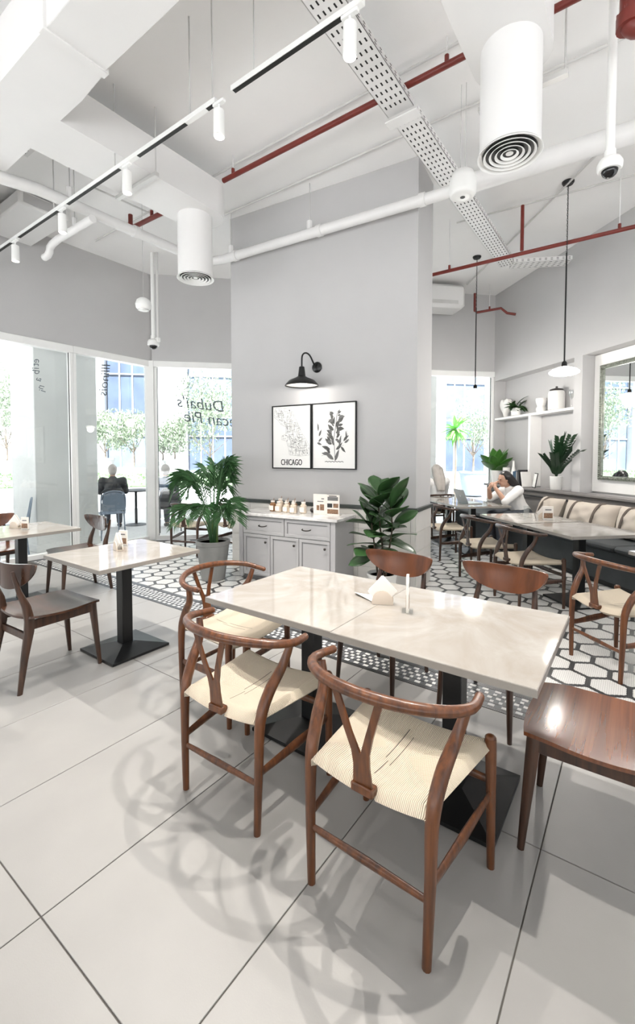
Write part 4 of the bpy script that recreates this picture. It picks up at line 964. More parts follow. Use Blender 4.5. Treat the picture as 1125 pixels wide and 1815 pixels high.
# areca palm
pal = thing('potted_palm', 'tall feathery palm in a tapered grey pot left of the sideboard', 'plant', (-3.985, 3.46, 0))
MB().lathe([(0.125, 0), (0.135, 0.005), (0.185, 0.40), (0.195, 0.41), (0.197, 0.455), (0.182, 0.457), (0.178, 0.42), (0.15, 0.42)], 32).build('pot', 'pot_grey', pal, 0.6)
MB().lathe([(0.002, 0.425), (0.178, 0.425)], 24).build('soil', 'soil', pal)
rg = random.Random(21)
def frond(az, H, out, droop, L0):
    p0 = Vector((0.03 * math.cos(az), 0.03 * math.sin(az), 0.42)); d = Vector((math.cos(az), math.sin(az), 0))
    P = bez([p0, p0 + d * out * 0.14 + Vector((0, 0, H * 0.45)), p0 + d * out * 0.5 + Vector((0, 0, H * 0.85)), p0 + d * out * 0.85 + Vector((0, 0, H * 1.0 - droop * 0.2)), p0 + d * out * 1.12 + Vector((0, 0, H * 1.0 - droop))], 9)
    m = MB(); n = len(P); m.tube(P, [0.007 * (1 - 0.8 * i / n) + 0.001 for i in range(n)], 5)
    side = d.cross(Vector((0, 0, 1)))
    for i in range(int(n * 0.36), n):
        t = (P[min(i + 1, n - 1)] - P[i - 1]).normalized(); fr = (i - n * 0.36) / (n * 0.64)
        for h in (0.0,):
            pc = P[i].lerp(P[min(i + 1, n - 1)], h)
            for sg in (-1, 1):
                L = L0 * (0.55 + 0.85 * math.sin(math.pi * min(0.97, fr * 0.8 + 0.18))) * rg.uniform(0.85, 1.1)
                dr = (side * sg * 0.75 + t * 0.85 + Vector((0, 0, rg.uniform(-0.05, 0.3)))).normalized(); w_ = t.cross(dr).cross(dr).normalized() * 0.0065
                a_ = pc; b_ = pc + dr * L * 0.5 + Vector((0, 0, -0.01)); c_ = pc + dr * L + Vector((0, 0, -0.30 * L))
                m.add([a_, b_ - w_, c_, b_ + w_], [(0, 1, 2), (0, 2, 3)])
    return m.build('frond', 'palm_leaf', pal, 0)
for k in range(21):
    az = 2 * math.pi * k / 21 * 5 + rg.uniform(-.25, .25); r_ = rg.random()
    if math.sin(az) > 0.2: H, out = rg.uniform(0.7, 0.98), 0.17
    else: H, out = (rg.uniform(0.66, 0.98), rg.uniform(0.18, 0.40)) if k % 4 else (rg.uniform(0.45, 0.6), rg.uniform(0.32, 0.44))
    frond(az, H, out, rg.uniform(0.05, 0.22), 0.17)
for k in range(7):
    az = rg.uniform(0, 6.28); MB().tube([(0.05 * math.cos(az), 0.05 * math.sin(az), 0.42), (0.03 * math.cos(az) + .02, 0.05 * math.sin(az), 0.75)], [0.011, 0.006], 6).build('cane', 'palm_stem', pal, 1.0)
# fiddle leaf fig
fg = thing('potted_fig', 'fiddle leaf fig with broad dark leaves right of the sideboard', 'plant', w2(F_COL, 2.26, -0.46), 0)
MB().lathe([(0.11, 0), (0.115, 0.004), (0.14, 0.26), (0.146, 0.27), (0.146, 0.29), (0.13, 0.29), (0.128, 0.26)], 28).build('pot', 'pot_white', fg, 0.6); MB().lathe([(0.002, 0.262), (0.129, 0.262)], 20).build('soil', 'soil', fg)
lf = leaf_mesh('leaf', 0.31, 0.205, 'fig_leaf', 0.22, 0.10, 9, 1.25)
stems = [bez([(0.02, 0, 0.26), (0.0, 0.01, 0.5), (-0.03, 0, 0.8), (-0.05, 0.0, 1.06)], 5), bez([(0.05, -0.02, 0.26), (0.08, -0.02, 0.5), (0.12, -0.03, 0.75), (0.10, -0.03, 0.95)], 5), bez([(-0.03, -0.03, 0.26), (-0.05, -0.05, 0.5), (-0.08, -0.07, 0.78)], 5)]
for s_ in stems: MB().tube(s_, [0.011 - 0.006 * i / len(s_) for i in range(len(s_))], 7).build('stem', 'fig_stem', fg, 1.0)
rg = random.Random(5)
for si, s_ in enumerate(stems):
    n = len(s_); cnt = (17, 14, 11)[si]
    for k in range(cnt):
        i = int(n * 0.38 + (n * 0.62 - 1) * k / (cnt - 1)); az = k * 2.4 + si * 1.1; el = R(2 + 66 * (k / (cnt - 1)) ** 1.2 + rg.uniform(-12, 12))
        place_leaf(lf, fg, 'leaf', s_[i], az, el, R(rg.uniform(-25, 25)), rg.uniform(0.85, 1.2) * (1.0 if k < cnt - 1 else 0.85))
# plants on the banquette ledge and shelf
LZ = 0.917
def vasepot(name, t, prof, m_='pot_white', seg=24): return MB().lathe(prof, seg).build(name, m_, t, 0.7)
zz = thing('potted_zz_plant', 'dark glossy feather leaved plant in a white pot beside the mirror', 'plant', w2(F_RIGHT, 1.80, -0.03, LZ), 0)
vasepot('pot', zz, [(0.075, 0), (0.08, 0.006), (0.088, 0.20), (0.08, 0.205), (0.078, 0.18), (0.002, 0.18)])
rg = random.Random(9); zl = leaf_mesh('leaflet', 0.11, 0.05, 'zz_leaf', 0.1, 0.1, 5, 0.9)
for k in range(10):
    az = R(200) + k * R(160 / 9.0) + rg.uniform(-.2, .2); az = R(215 + 22 * k) if k < 9 else R(300)
    tl = rg.uniform(0.22, 0.46) if k % 3 else 0.12; H = rg.uniform(0.40, 0.70) - 0.5 * max(0, tl - 0.3); d = Vector((math.cos(az), math.sin(az), 0)); dw_ = d.dot(Vector((S2, S2, 0))); d = d - Vector((S2, S2, 0)) * (dw_ * (0.85 if dw_ > 0 else 0.4)); ty = 1.0
    P = bez([(0, 0, 0.17), tuple(d * tl * 0.3 * ty + Vector((0, 0, 0.17 + H * 0.45))), tuple(d * tl * 1.15 * ty + Vector((0, 0, 0.17 + H)))], 9)
    m = MB(); n = len(P); m.tube(P, [0.008 - 0.005 * i / n for i in range(n)], 6)
    sd = d.cross(Vector((0, 0, 1)))
    for i in range(int(n * 0.22), n):
        t_ = (P[min(i + 1, n - 1)] - P[i - 1]).normalized()
        for sg in (-1, 1):
            dr = (sd * sg * 0.8 + t_ * 0.7).normalized(); q = t_.cross(dr).normalized(); wv = q.cross(dr).normalized() * 0.024; L = 0.105
            m.add([P[i], P[i] + dr * L * .45 - wv, P[i] + dr * L, P[i] + dr * L * .45 + wv], [(0, 1, 2), (0, 2, 3)])
    m.build('stem_with_leaflets', 'zz_leaf', zz, 0)
bl = thing('potted_broadleaf', 'bright green broad leaved plant in a white vase at the niche corner', 'plant', w2(F_RIGHT, 0.20, -0.05, LZ), 0)
vasepot('pot', bl, [(0.06, 0), (0.075, 0.01), (0.09, 0.16), (0.095, 0.24), (0.085, 0.245), (0.08, 0.22), (0.002, 0.22)])
bm_ = leaf_mesh('leaf', 0.50, 0.21, 'broad_leaf', 0.2, 0.15, 8, 0.95); rg = random.Random(2)
for k in range(18): place_leaf(bm_, bl, 'leaf', (0.02 * math.cos(k), 0.02 * math.sin(k), 0.2), R(60 + 240 * ((k * 0.382) % 1)), R(rg.uniform(35, 82)), R(rg.uniform(-20, 20)), rg.uniform(0.75, 1.05))
sp_ = thing('small_potted_plant', 'small leafy plant in a white pot on the upper niche shelf', 'plant', w2(F_RIGHT, 0.60, 0.07, 2.142), 0)
vasepot('pot', sp_, [(0.065, 0), (0.075, 0.005), (0.085, 0.13), (0.078, 0.135), (0.002, 0.12)])
sm = leaf_mesh('leaf', 0.21, 0.085, 'fig_leaf', 0.4, 0.1, 6, 0.9); rg = random.Random(4)
for k in range(24): place_leaf(sm, sp_, 'leaf', (0.05 * math.cos(k * 2.4), 0.05 * math.sin(k * 2.4) - 0.01, 0.13 + rg.uniform(0, .05)), k * 2.4 + R(90) if False else R(95 + 215 * ((k * .618) % 1)), R(rg.uniform(-20, 65)), R(rg.uniform(-30, 30)), rg.uniform(0.7, 1.2))
# shelf ornaments
ht = thing('heart_vase', 'white heart shaped ceramic vase on the upper shelf by the corner', 'vase', w2(F_RIGHT, 0.24, 0.10, 2.142), a)
hv = MB(); poly = []
for k in range(28):
    t_ = 2 * math.pi * k / 28; poly.append((0.145 * (math.sin(t_) ** 3) * 1.0 + 0.0, (13 * math.cos(t_) - 5 * math.cos(2 * t_) - 2 * math.cos(3 * t_) - math.cos(4 * t_)) / 17 * 0.20))
zmin = min(p[1] for p in poly); L = len(poly); vs = []; 
for yy, sc in ((-0.05, 0.82), (-0.035, 0.98), (0.035, 0.98), (0.05, 0.82)): vs += [(p[0] * sc, yy, p[1] * sc - zmin + 0.0) for p in poly]
fs = [tuple(range(L)), tuple(reversed(range(3 * L, 4 * L)))] + [(i + q * L, i + (q + 1) * L, (i + 1) % L + (q + 1) * L, (i + 1) % L + q * L) for q in range(3) for i in range(L)]
hv.add(vs, fs).build('vase_body', 'ceramic', ht, 0.9); MB().lathe([(0.03, 0.0), (0.034, 0.004), (0.022, 0.02)], 14).build('foot', 'ceramic', ht)
def ornament(name, lab, cat, x, y, z, prof, m_='ceramic', extra=None):
    t = thing(name, lab, cat, w2(F_RIGHT, x, y, z), a); MB().lathe(prof, 28).build('body', m_, t, 0.7)
    if extra: extra(t)
    return t
ornament('waisted_vase', 'white pinched waist vase on the upper shelf left of the lidded jar', 'vase', 1.24, 0.10, 2.142, [(0.055, 0), (0.07, 0.01), (0.078, 0.06), (0.058, 0.10), (0.075, 0.15), (0.085, 0.20), (0.08, 0.225), (0.072, 0.225), (0.06, 0.15), (0.002, 0.1)])
ornament('lidded_jar', 'large white jar with dark lid on the upper shelf', 'jar', 1.60, 0.10, 2.142, [(0.105, 0), (0.118, 0.008), (0.12, 0.25), (0.108, 0.29), (0.094, 0.295)], 'ceramic', lambda t: (MB().lathe([(0.096, 0.295), (0.10, 0.302), (0.09, 0.322), (0.035, 0.335), (0.014, 0.34), (0.018, 0.36), (0.002, 0.37)], 24).build('lid', 'ceramic_dark', t)))
ornament('stem_glass', 'clear stem glass at the right end of the upper shelf', 'glass', 1.93, 0.10, 2.142, [(0.04, 0), (0.04, 0.004), (0.006, 0.012), (0.005, 0.12), (0.03, 0.16), (0.048, 0.22), (0.045, 0.27), (0.043, 0.27), (0.046, 0.22), (0.028, 0.163), (0.002, 0.13)], 'clear_glass')
ornament('teardrop_vase', 'slim white teardrop vase on the ledge beside the books', 'vase', 0.76, -0.06, LZ, [(0.05, 0), (0.066, 0.015), (0.078, 0.08), (0.07, 0.15), (0.04, 0.24), (0.022, 0.33), (0.02, 0.42), (0.024, 0.43), (0.016, 0.43), (0.002, 0.3)])
ornament('tall_vase', 'plain white cylinder vase on the ledge behind the green plant', 'vase', 0.50, -0.03, LZ, [(0.055, 0), (0.06, 0.008), (0.064, 0.30), (0.056, 0.305), (0.052, 0.28), (0.002, 0.05)])
bx_ = 0.93
for k, (w_, h, m_, tilt, lab) in enumerate([(0.035, 0.25, 'book_blue', 0, 'dark blue book upright on the ledge, leftmost'), (0.03, 0.26, 'book_blue', 0, 'blue book second from the left on the ledge'), (0.028, 0.25, 'book_grey', 0, 'grey book between blue and black books on the ledge'), (0.03, 0.28, 'book_black', -6, 'black book leaning on the ledge'), (0.03, 0.25, 'book_white', -12, 'white covered book leaning at the right of the row')]):
    t = thing('book', lab, 'book', w2(F_RIGHT, bx_ + 0.02 * (k == 4), -0.10, LZ), a, 'books on the ledge'); t.rotation_euler = (0, R(tilt), a)
    MB().box(0, 0.004, -0.08, 0.08, 0, h).box(w_ - 0.004, w_, -0.08, 0.08, 0, h).box(0, w_, -0.084, -0.08, 0, h).build('cover', m_, t, 0); MB().box(0.004, w_ - 0.004, -0.079, 0.076, 0.004, h - 0.004).build('pages', 'print_paper', t, 0)
    bx_ += w_ + 0.012 + 0.035 * (k >= 2)
fb_ = thing('framed_card', 'dark framed pale card leaning beside the books on the ledge', 'card', w2(F_RIGHT, 1.36, -0.10, LZ), a + R(-20)); fb_.rotation_euler = (R(-10), 0, a + R(-20))
MB().box(-0.085, 0.085, 0, 0.012, 0, 0.24, c=0.002).build('frame', 'book_black', fb_); MB().box(-0.072, 0.072, -0.002, 0, 0.014, 0.226).build('card_face', 'print_paper', fb_, 0)

# ================================================================== TABLE TOP THINGS
def napkins(x, y, z, rz, lab, n=7):
    t = thing('napkin_holder', lab, 'napkin holder', (x, y, z), rz, 'napkin holders on the tables'); t.scale = (0.82, 0.82, 0.9)
    for s in (-1, 1):
        m = MB(); poly = [(0.062 * math.cos(R(180 * k / 12)), 0.012 + 0.062 * math.sin(R(180 * k / 12))) for k in range(13)] + [(-0.062, 0.0), (0.062, 0.0)]
        m.prism(poly, s * 0.024 - 0.004, s * 0.024 + 0.004, Matrix.Rotation(R(90), 4, 'X')); m.build('side_plate', 'holder_cream', t, 0.5)
    MB().box(-0.062, 0.062, -0.026, 0.026, 0.0, 0.008, c=0.002).build('base', 'holder_cream', t)
    for k in range(n):
        yy = -0.017 + 0.034 * k / (n - 1); tw = random.uniform(-0.12, 0.12)
        M = T(random.uniform(-.006, .006), yy, 0.066, rx=random.uniform(-.12, .12), ry=R(45) + tw); MB().box(-0.058, 0.058, -0.0012, 0.0012, -0.058, 0.058, M).build('napkin', 'napkin', t, 0)
def menu_card(x, y, z, rz, lab, h=0.12, w_=0.075, photo=True):
    t = thing('menu_card', lab, 'card', (x, y, z), rz, 'menu cards on the tables')
    MB().box(-w_ / 2, w_ / 2, -0.006, 0.006, 0, h, c=0.001).build('card_body', 'card', t); MB().box(-w_ / 2 - 0.004, w_ / 2 + 0.004, -0.025, 0.025, 0, 0.006, c=0.001).build('foot', 'clear_glass', t, 0)
    if photo:
        for s in (-1, 1): MB().box(-w_ * .42, w_ * .42, min(s * 0.006, s * 0.0072), max(s * 0.006, s * 0.0072), h * .12, h * .5).build('photo', 'card_photo', t, 0); MB().box(-w_ * .3, w_ * .3, min(s * 0.006, s * 0.0072), max(s * 0.006, s * 0.0072), h * .7, h * .78).build('heading', 'ink_mid', t, 0)
TZ = 0.7205
napkins(-0.985, 1.905, TZ, R(25), 'cream napkin holder with folded napkins on the long front table'); menu_card(-0.84, 1.87, TZ, R(112), 'narrow upright card beside the napkin holder on the long front table', 0.165, 0.06)
sn = MB(); sn.sheet(lambda u, v: (-0.06 + 0.12 * u, -0.05 + 0.1 * v * (1 - 0.7 * u), 0.001 + 0.012 * u * v), 4, 4, 0.001); tag(sn.build('loose_napkin', 'napkin', None, 0, loc=(-1.10, 1.93, TZ + 0.001), rot=(0, 0, R(190))), 'loose folded napkin left of the holder on the long front table', 'napkin')
napkins(-3.17, 1.83, TZ, R(-15), 'cream napkin holder on the lone square table'); menu_card(-3.30, 1.95, TZ, R(20), 'menu card behind the napkins on the lone square table')
menu_card(-4.78, 1.82, TZ, R(28), 'menu card with photo on the left edge table'); napkins(-4.95, 1.80, TZ, R(20), 'napkin holder on the left edge table')
c_ = w2(F_RIGHT, 3.42, -1.36, TZ); menu_card(c_[0], c_[1], TZ, R(30), 'menu card with photo on the banquette table', 0.15, 0.11)
c_ = w2(F_RIGHT, 3.30, -1.33, TZ); napkins(c_[0], c_[1], TZ, R(10), 'napkin holder behind the card on the banquette table')
def tumbler(fx, fy, lab):
    p = w2(F_RIGHT, fx, fy, TZ); t = thing('drinking_glass', lab, 'glass', p); MB().lathe([(0.028, 0), (0.03, 0.002), (0.036, 0.10), (0.034, 0.10), (0.028, 0.006), (0.002, 0.006)], 18).build('tumbler', 'clear_glass', t); MB().lathe([(0.002, 0.007), (0.027, 0.007), (0.031, 0.05), (0.002, 0.05)], 18).build('water', 'clear_glass', t)
tumbler(1.92, -1.25, 'clear drinking glass in front of the dark-haired woman'); tumbler(1.35, -1.45, 'clear drinking glass beyond the laptop'); tumbler(2.95, -1.3, 'clear drinking glass at the far end of the banquette table')
cp = thing('cup', 'small white cup beyond the laptop', 'cup', w2(F_RIGHT, 1.25, -1.30, TZ)); MB().lathe([(0.025, 0), (0.04, 0.02), (0.044, 0.07), (0.041, 0.07), (0.036, 0.022), (0.002, 0.012)], 20).build('cup_body', 'ceramic', cp); MB().tube(bez([(0.04, 0, 0.06), (0.062, 0, 0.05), (0.06, 0, 0.03), (0.039, 0, 0.02)], 4), 0.005, 6).build('handle', 'ceramic', cp)
lp = thing('laptop', 'open silver laptop on the table before the dark-haired woman', 'laptop', w2(F_RIGHT, 1.66, -1.44, TZ), a)
MB().box(-0.16, 0.16, -0.02, 0.20, 0.0, 0.014, c=0.003).build('keyboard_base', 'laptop', lp); scn = MB().box(-0.16, 0.16, -0.004, 0.004, 0, 0.215, T(0, -0.02, 0.012, rx=R(22)), c=0.002).build('screen_lid', 'laptop', lp)
MB().lathe([(0.002, 0), (0.016, 0), (0.016, 0.001)], 16, T(0, -0.02, 0.012, rx=R(22)) @ T(0, -0.0045, 0.11, rx=R(90))).build('logo', 'laptop_logo', scn)

# ================================================================== PEOPLE
def caps(m, p0, r0, p1, r1, n=5):
    p0, p1 = Vector(p0), Vector(p1); pts = [p0.lerp(p1, i / (n - 1)) for i in range(n)]
    m.tube(pts, [r0 + (r1 - r0) * i / (n - 1) for i in range(n)], 12); m.sphere(p0, r0, 12, 8); m.sphere(p1, r1, 12, 8)
def remesh(ob, vox, sm=4):
    md = ob.modifiers.new('continuous', 'REMESH'); md.mode = 'VOXEL'; md.voxel_size = vox; md.use_smooth_shade = True
    s = ob.modifiers.new('soften', 'SMOOTH'); s.iterations = sm; s.factor = 0.5
def hand(m, wrist, d, up, s=1.0, curl=0.5):
    w_ = Vector(wrist); d = Vector(d).normalized(); up = Vector(up); up = (up - d * up.dot(d)).normalized(); sd = d.cross(up)
    caps(m, w_, 0.022 * s, w_ + d * 0.07 * s, 0.026 * s)
    for k, L in enumerate((0.070, 0.080, 0.074, 0.056)):
        b_ = w_ + d * 0.075 * s + sd * (k - 1.5) * 0.021 * s; e1 = b_ + (d - up * curl * 0.5) .normalized() * L * 0.5 * s; e2 = e1 + (d - up * curl * 1.6).normalized() * L * 0.5 * s
        caps(m, b_, 0.0105 * s, e1, 0.0095 * s, 3); caps(m, e1, 0.0095 * s, e2, 0.008 * s, 3)
    t0 = w_ + d * 0.025 * s - sd * 0.026 * s; t1 = t0 + (d * 0.7 - sd * 0.7).normalized() * 0.04 * s; caps(m, t0, 0.013 * s, t1, 0.011 * s, 3); caps(m, t1, 0.011 * s, t1 + (d - up * 0.3).normalized() * 0.03 * s, 0.009 * s, 3)
def person(lab, loc, rz, J, shirt, trou, hair, hairlong=False, vox=0.009):
    t = thing('person', lab, 'person', loc, rz)
    pel, ch, nk, hd = [Vector(J[k]) for k in ('pelvis', 'chest', 'neck', 'head')]
    body = MB(); caps(body, pel, 0.125, pel.lerp(ch, .5), 0.105); caps(body, pel.lerp(ch, .5), 0.105, ch, 0.125)
    fd = Vector(J.get('look', (0, 1, 0))).normalized(); upv = Vector((0, 0, 1)); upv = (upv - fd * upv.dot(fd)).normalized(); sd = fd.cross(upv)
    caps(body, ch, 0.09, nk, 0.055); caps(body, nk, 0.05, hd - upv * 0.05, 0.048)
    Mh = Matrix((( sd.x, fd.x, upv.x, hd.x), (sd.y, fd.y, upv.y, hd.y), (sd.z, fd.z, upv.z, hd.z), (0, 0, 0, 1)))
    body.sphere((0, -0.005, 0.02), (0.073, 0.092, 0.098), 16, 12, Mh); body.sphere((0, 0.03, -0.045), (0.052, 0.058, 0.062), 14, 10, Mh)   # skull, jaw
    body.tube([(0, 0.083, 0.02), (0, 0.102, -0.018), (0, 0.088, -0.03)], [0.008, 0.014, 0.012], 8, Mh); body.sphere((0, 0.068, -0.085), (0.02, 0.018, 0.016), 8, 6, Mh)
    for s in (-1, 1): body.sphere((s * 0.072, -0.005, 0.0), (0.012, 0.02, 0.03), 8, 6, Mh); body.sphere((s * 0.03, 0.078, 0.028), (0.02, 0.012, 0.007), 8, 5, Mh)
    shirtm = MB(); caps(shirtm, pel + Vector((0, 0, .02)), 0.142, pel.lerp(ch, .5), 0.125); caps(shirtm, pel.lerp(ch, .5), 0.125, ch, 0.145); caps(shirtm, ch, 0.12, nk - (nk - ch) * .18, 0.075)
    tr_ = MB(); caps(tr_, pel + Vector((-.05, 0, -.01)), 0.135, pel + Vector((.05, 0, -.01)), 0.135)
    for s in ('L', 'R'):
        sh, el, wr = [Vector(J[k + s]) for k in ('shoulder', 'elbow', 'wrist')]; kn, an, toe = [Vector(J[k + s]) for k in ('knee', 'ankle', 'toe')]; hp = pel + Vector(((-.09 if s == 'L' else .09), 0.02, -0.02))
        caps(body, ch + Vector((0, 0, .06)), 0.07, sh, 0.06); caps(body, sh, 0.055, el, 0.042); caps(body, el, 0.042, wr, 0.027); hand(body, wr, J.get('hand' + s, wr - el), J.get('palm' + s, (0, 0, 1)), 1.0, J.get('curl', 0.6))
        caps(body, hp, 0.09, kn, 0.06); caps(body, kn, 0.058, an, 0.038); caps(body, an, 0.04, toe, 0.032)
        caps(shirtm, ch + Vector((0, 0, .05)), 0.09, sh, 0.078); caps(shirtm, sh, 0.074, el, 0.06); 
        if not J.get('short'): caps(shirtm, el, 0.06, el.lerp(wr, .85), 0.042)
        caps(tr_, hp, 0.108, kn, 0.078); caps(tr_, kn, 0.076, kn.lerp(an, .92), 0.055)
        sm_ = MB(); caps(sm_, an - Vector((0, 0, .035)), 0.046, toe + (toe - an) * .1, 0.038); q = sm_.build('shoe', 'shoe', t, 1.2); remesh(q, 0.012, 2)
    b_ = body.build('body', 'skin', t, 1.2); remesh(b_, vox, 3)
    q = shirtm.build('top', shirt, t, 1.2); remesh(q, 0.014, 5); q = tr_.build('trousers', trou, t, 1.2); remesh(q, 0.016, 5)
    hr = MB(); hr.sphere((0, -0.018, 0.034), (0.084, 0.098, 0.098), 16, 12, Mh); 
    if hairlong:
        for sx in (-0.05, 0, 0.05): caps(hr, Mh @ Vector((sx, -0.05, 0.03)), 0.058, Mh @ Vector((sx * 1.2, -0.13, -0.12)), 0.052); caps(hr, Mh @ Vector((sx * 1.2, -0.13, -0.12)), 0.052, Mh @ Vector((sx, -0.20, -0.33)), 0.03)
        for s in (-1, 1): caps(hr, Mh @ Vector((s * .06, 0.0, 0.05)), 0.03, Mh @ Vector((s * .07, -0.06, -0.08)), 0.03)
    else: hr.sphere((0, -0.05, -0.02), (0.072, 0.06, 0.07), 12, 8, Mh)
    # keep the hair behind the face
    hr.v = [(Mh @ Vector((l.x, min(l.y, 0.078 if l.z > 0.062 else (0.028 if abs(l.x) > 0.05 else 0.0)), l.z))) [:] if l.y > 0.0 and l.z > -0.06 else v for v, l in ((v, Mh.inverted() @ Vector(v)) for v in hr.v)]
    q = hr.build('hair', hair, t, 1.2); remesh(q, 0.010, 2)
    ey = MB()
    for s in (-1, 1): ey.sphere((s * 0.03, 0.081, 0.018), (0.011, 0.007, 0.006), 8, 6, Mh)
    ey.build('eyes', 'eye', t); MB().sphere((0, 0.083, -0.052), (0.021, 0.008, 0.008), 10, 6, Mh).build('lips', 'lips', t)
    return t
def seated(lean=0.0, z=0.0, **kw):
    J = dict(pelvis=(0, 0, 0.55 + z), chest=(0, lean * 0.5, 0.86 + z), neck=(0, lean * 0.75, 1.03 + z), head=(0, lean * 0.95 + 0.03, 1.16 + z), shoulderL=(-0.18, lean * .65, 0.97 + z), shoulderR=(0.18, lean * .65, 0.97 + z),
             elbowL=(-0.23, lean * .6 + 0.14, 0.75 + z), elbowR=(0.23, lean * .6 + 0.14, 0.75 + z), wristL=(-0.15, lean * .6 + 0.34, 0.79 + z), wristR=(0.15, lean * .6 + 0.34, 0.79 + z), kneeL=(-0.11, 0.43, 0.53 + z), kneeR=(0.11, 0.43, 0.53 + z), ankleL=(-0.11, 0.40, 0.10), ankleR=(0.11, 0.40, 0.10), toeL=(-0.12, 0.54, 0.04), toeR=(0.12, 0.54, 0.04)); J.update(kw); return J
WJ = seated(0.24, 0.0, chest=(0, 0.14, 0.82), neck=(0, 0.22, 0.965), head=(0, 0.29, 1.075), look=(0.06, 1, -0.22), shoulderL=(-0.165, 0.17, 0.92), shoulderR=(0.165, 0.17, 0.92), short=True,
            elbowL=(-0.20, 0.40, 0.765), wristL=(-0.06, 0.475, 0.955), handL=(0.35, -0.15, 0.6), palmL=(0, 1, 0.2), elbowR=(0.24, 0.38, 0.765), wristR=(0.07, 0.50, 0.94), handR=(-0.45, -0.2, 0.5), palmR=(0, 1, 0.2), curl=1.1)
person('woman in a white blouse with long dark hair, hands raised to her mouth', w2(F_RIGHT, 1.74, -0.55, -0.0), a + R(180), WJ, 'shirt_white', 'trouser', 'hair_black', True, 0.0075)
person('person in a white shirt seen from behind by the far right window', w2(F_RIGHT, 0.20, -1.20), R(48), seated(0.05, -0.01), 'shirt_white', 'trouser', 'hair_grey', True, 0.012)
person('person outside in a black jacket seated with back to the window', (-8.15, 4.62, -0.02), R(60), seated(0.12, 0.0), 'jacket_black', 'trouser', 'hair_grey', False, 0.012)
person('person outside in a blue jacket with short grey hair beside the corner mullion', (-7.42, 5.30, -0.02), R(70), seated(0.06, 0.0), 'jacket_blue', 'trouser', 'hair_grey', False, 0.012)

# ================================================================== OUTSIDE
def nt(n, t, z=0.0): return (-S2 * n + S2 * t, S2 * n + S2 * t, z)     # n = distance across the street, t = along it
def oriented(name, m_, x0, x1, y0, y1, z0, z1, lab=None, cat=None, st=False):
    o = MB().box(x0, x1, y0, y1, z0, z1).build(name, m_, None, 0, rot=(0, 0, R(45)))
    if st: struct(o)
    elif lab: tag(o, lab, cat)
    return o
oriented('pavement', 'pave', -60, 40, 8.0, 17.0, -0.30, -0.06, st=True)
g_ = MB(); g_.prism([(-6.72, -10), (-6.72, 4.55), (-2.4, 9.0), (-10, 17), (-60, -20), (-40, -30)], -0.2, -0.02); struct(g_.build('terrace', 'pave', None, 0))
oriented_back = MB().box(-20, 30, -25, -4.25, -0.2, -0.02); struct(oriented_back.build('back_bounce_ground', 'pave', None, 0))  # unseen bright ground added behind the viewer to bounce sun onto the ceiling
sd_ = MB(); sd_.prism([(8.2, -4.0), (30, -4.0), (30, 20), (-1.6, 9.2), (8.2, -0.9)], -0.2, -0.02); struct(sd_.build('side_bounce_ground', 'bounce_grey', None, 0))  # unseen ground added beyond the right wall, bouncing light to the back ceiling
oriented('road', 'road', -70, 60, 12.5, 20.4, -0.28, -0.05, st=True)
oriented('kerb', 'kerb', -70, 60, 20.4, 20.6, -0.28, 0.06, st=True)
oriented('far_pavement', 'pave', -70, 60, 20.6, 45, -0.28, 0.02, st=True)
oriented('planting_bed', 'kerb', -70, 60, 22.1, 27.0, 0.0, 0.42, st=True)
rg = random.Random(31)
def leaf_cloud(cx, cy, cz, rx, ry, rz_, n, L, m):
    for k in range(n):
        d = Vector((rg.gauss(0, 1), rg.gauss(0, 1), rg.gauss(0, 1))).normalized() * (rg.random() ** 0.4); p = Vector((cx + d.x * rx, cy + d.y * ry, cz + d.z * rz_))
        e = Euler((rg.uniform(0, 6.28), rg.uniform(0, 6.28), rg.uniform(0, 6.28))); u = Vector((L, 0, 0)); v = Vector((0, L * .32, 0)); u.rotate(e); v.rotate(e); m.add([p - u, p - v, p + u, p + v], [(0, 1, 2, 3)])
for k in range(6):
    p = nt(21.5, -22 + k * 5.6); h = thing('hedge', 'clipped low hedge across the street, %s' % ['at the far left', 'seen through the left window', 'behind the black jacket', 'behind the blue jacket', 'hidden by the column', 'seen through the right window'][k], 'hedge', (p[0], p[1], 0.02), R(45), 'low street hedges')
    m = MB(); leaf_sz = 0.07
    for q in range(2200):
        P = Vector((rg.uniform(-2.7, 2.7), rg.uniform(-.45, .45), rg.uniform(0.05, 0.62))); e = Euler((rg.uniform(0, 6.28), rg.uniform(0, 6.28), 0)); u = Vector((leaf_sz, 0, 0)); v = Vector((0, leaf_sz * .45, 0)); u.rotate(e); v.rotate(e); m.add([P - u, P - v, P + u, P + v], [(0, 1, 2, 3)])
    q = m.build('leaves', 'hedge_leaf', h, 0); q['kind'] = 'stuff'; MB().box(-2.6, 2.6, -.38, .38, 0, 0.52, c=0.1).build('hedge_core', 'hedge_leaf', h)
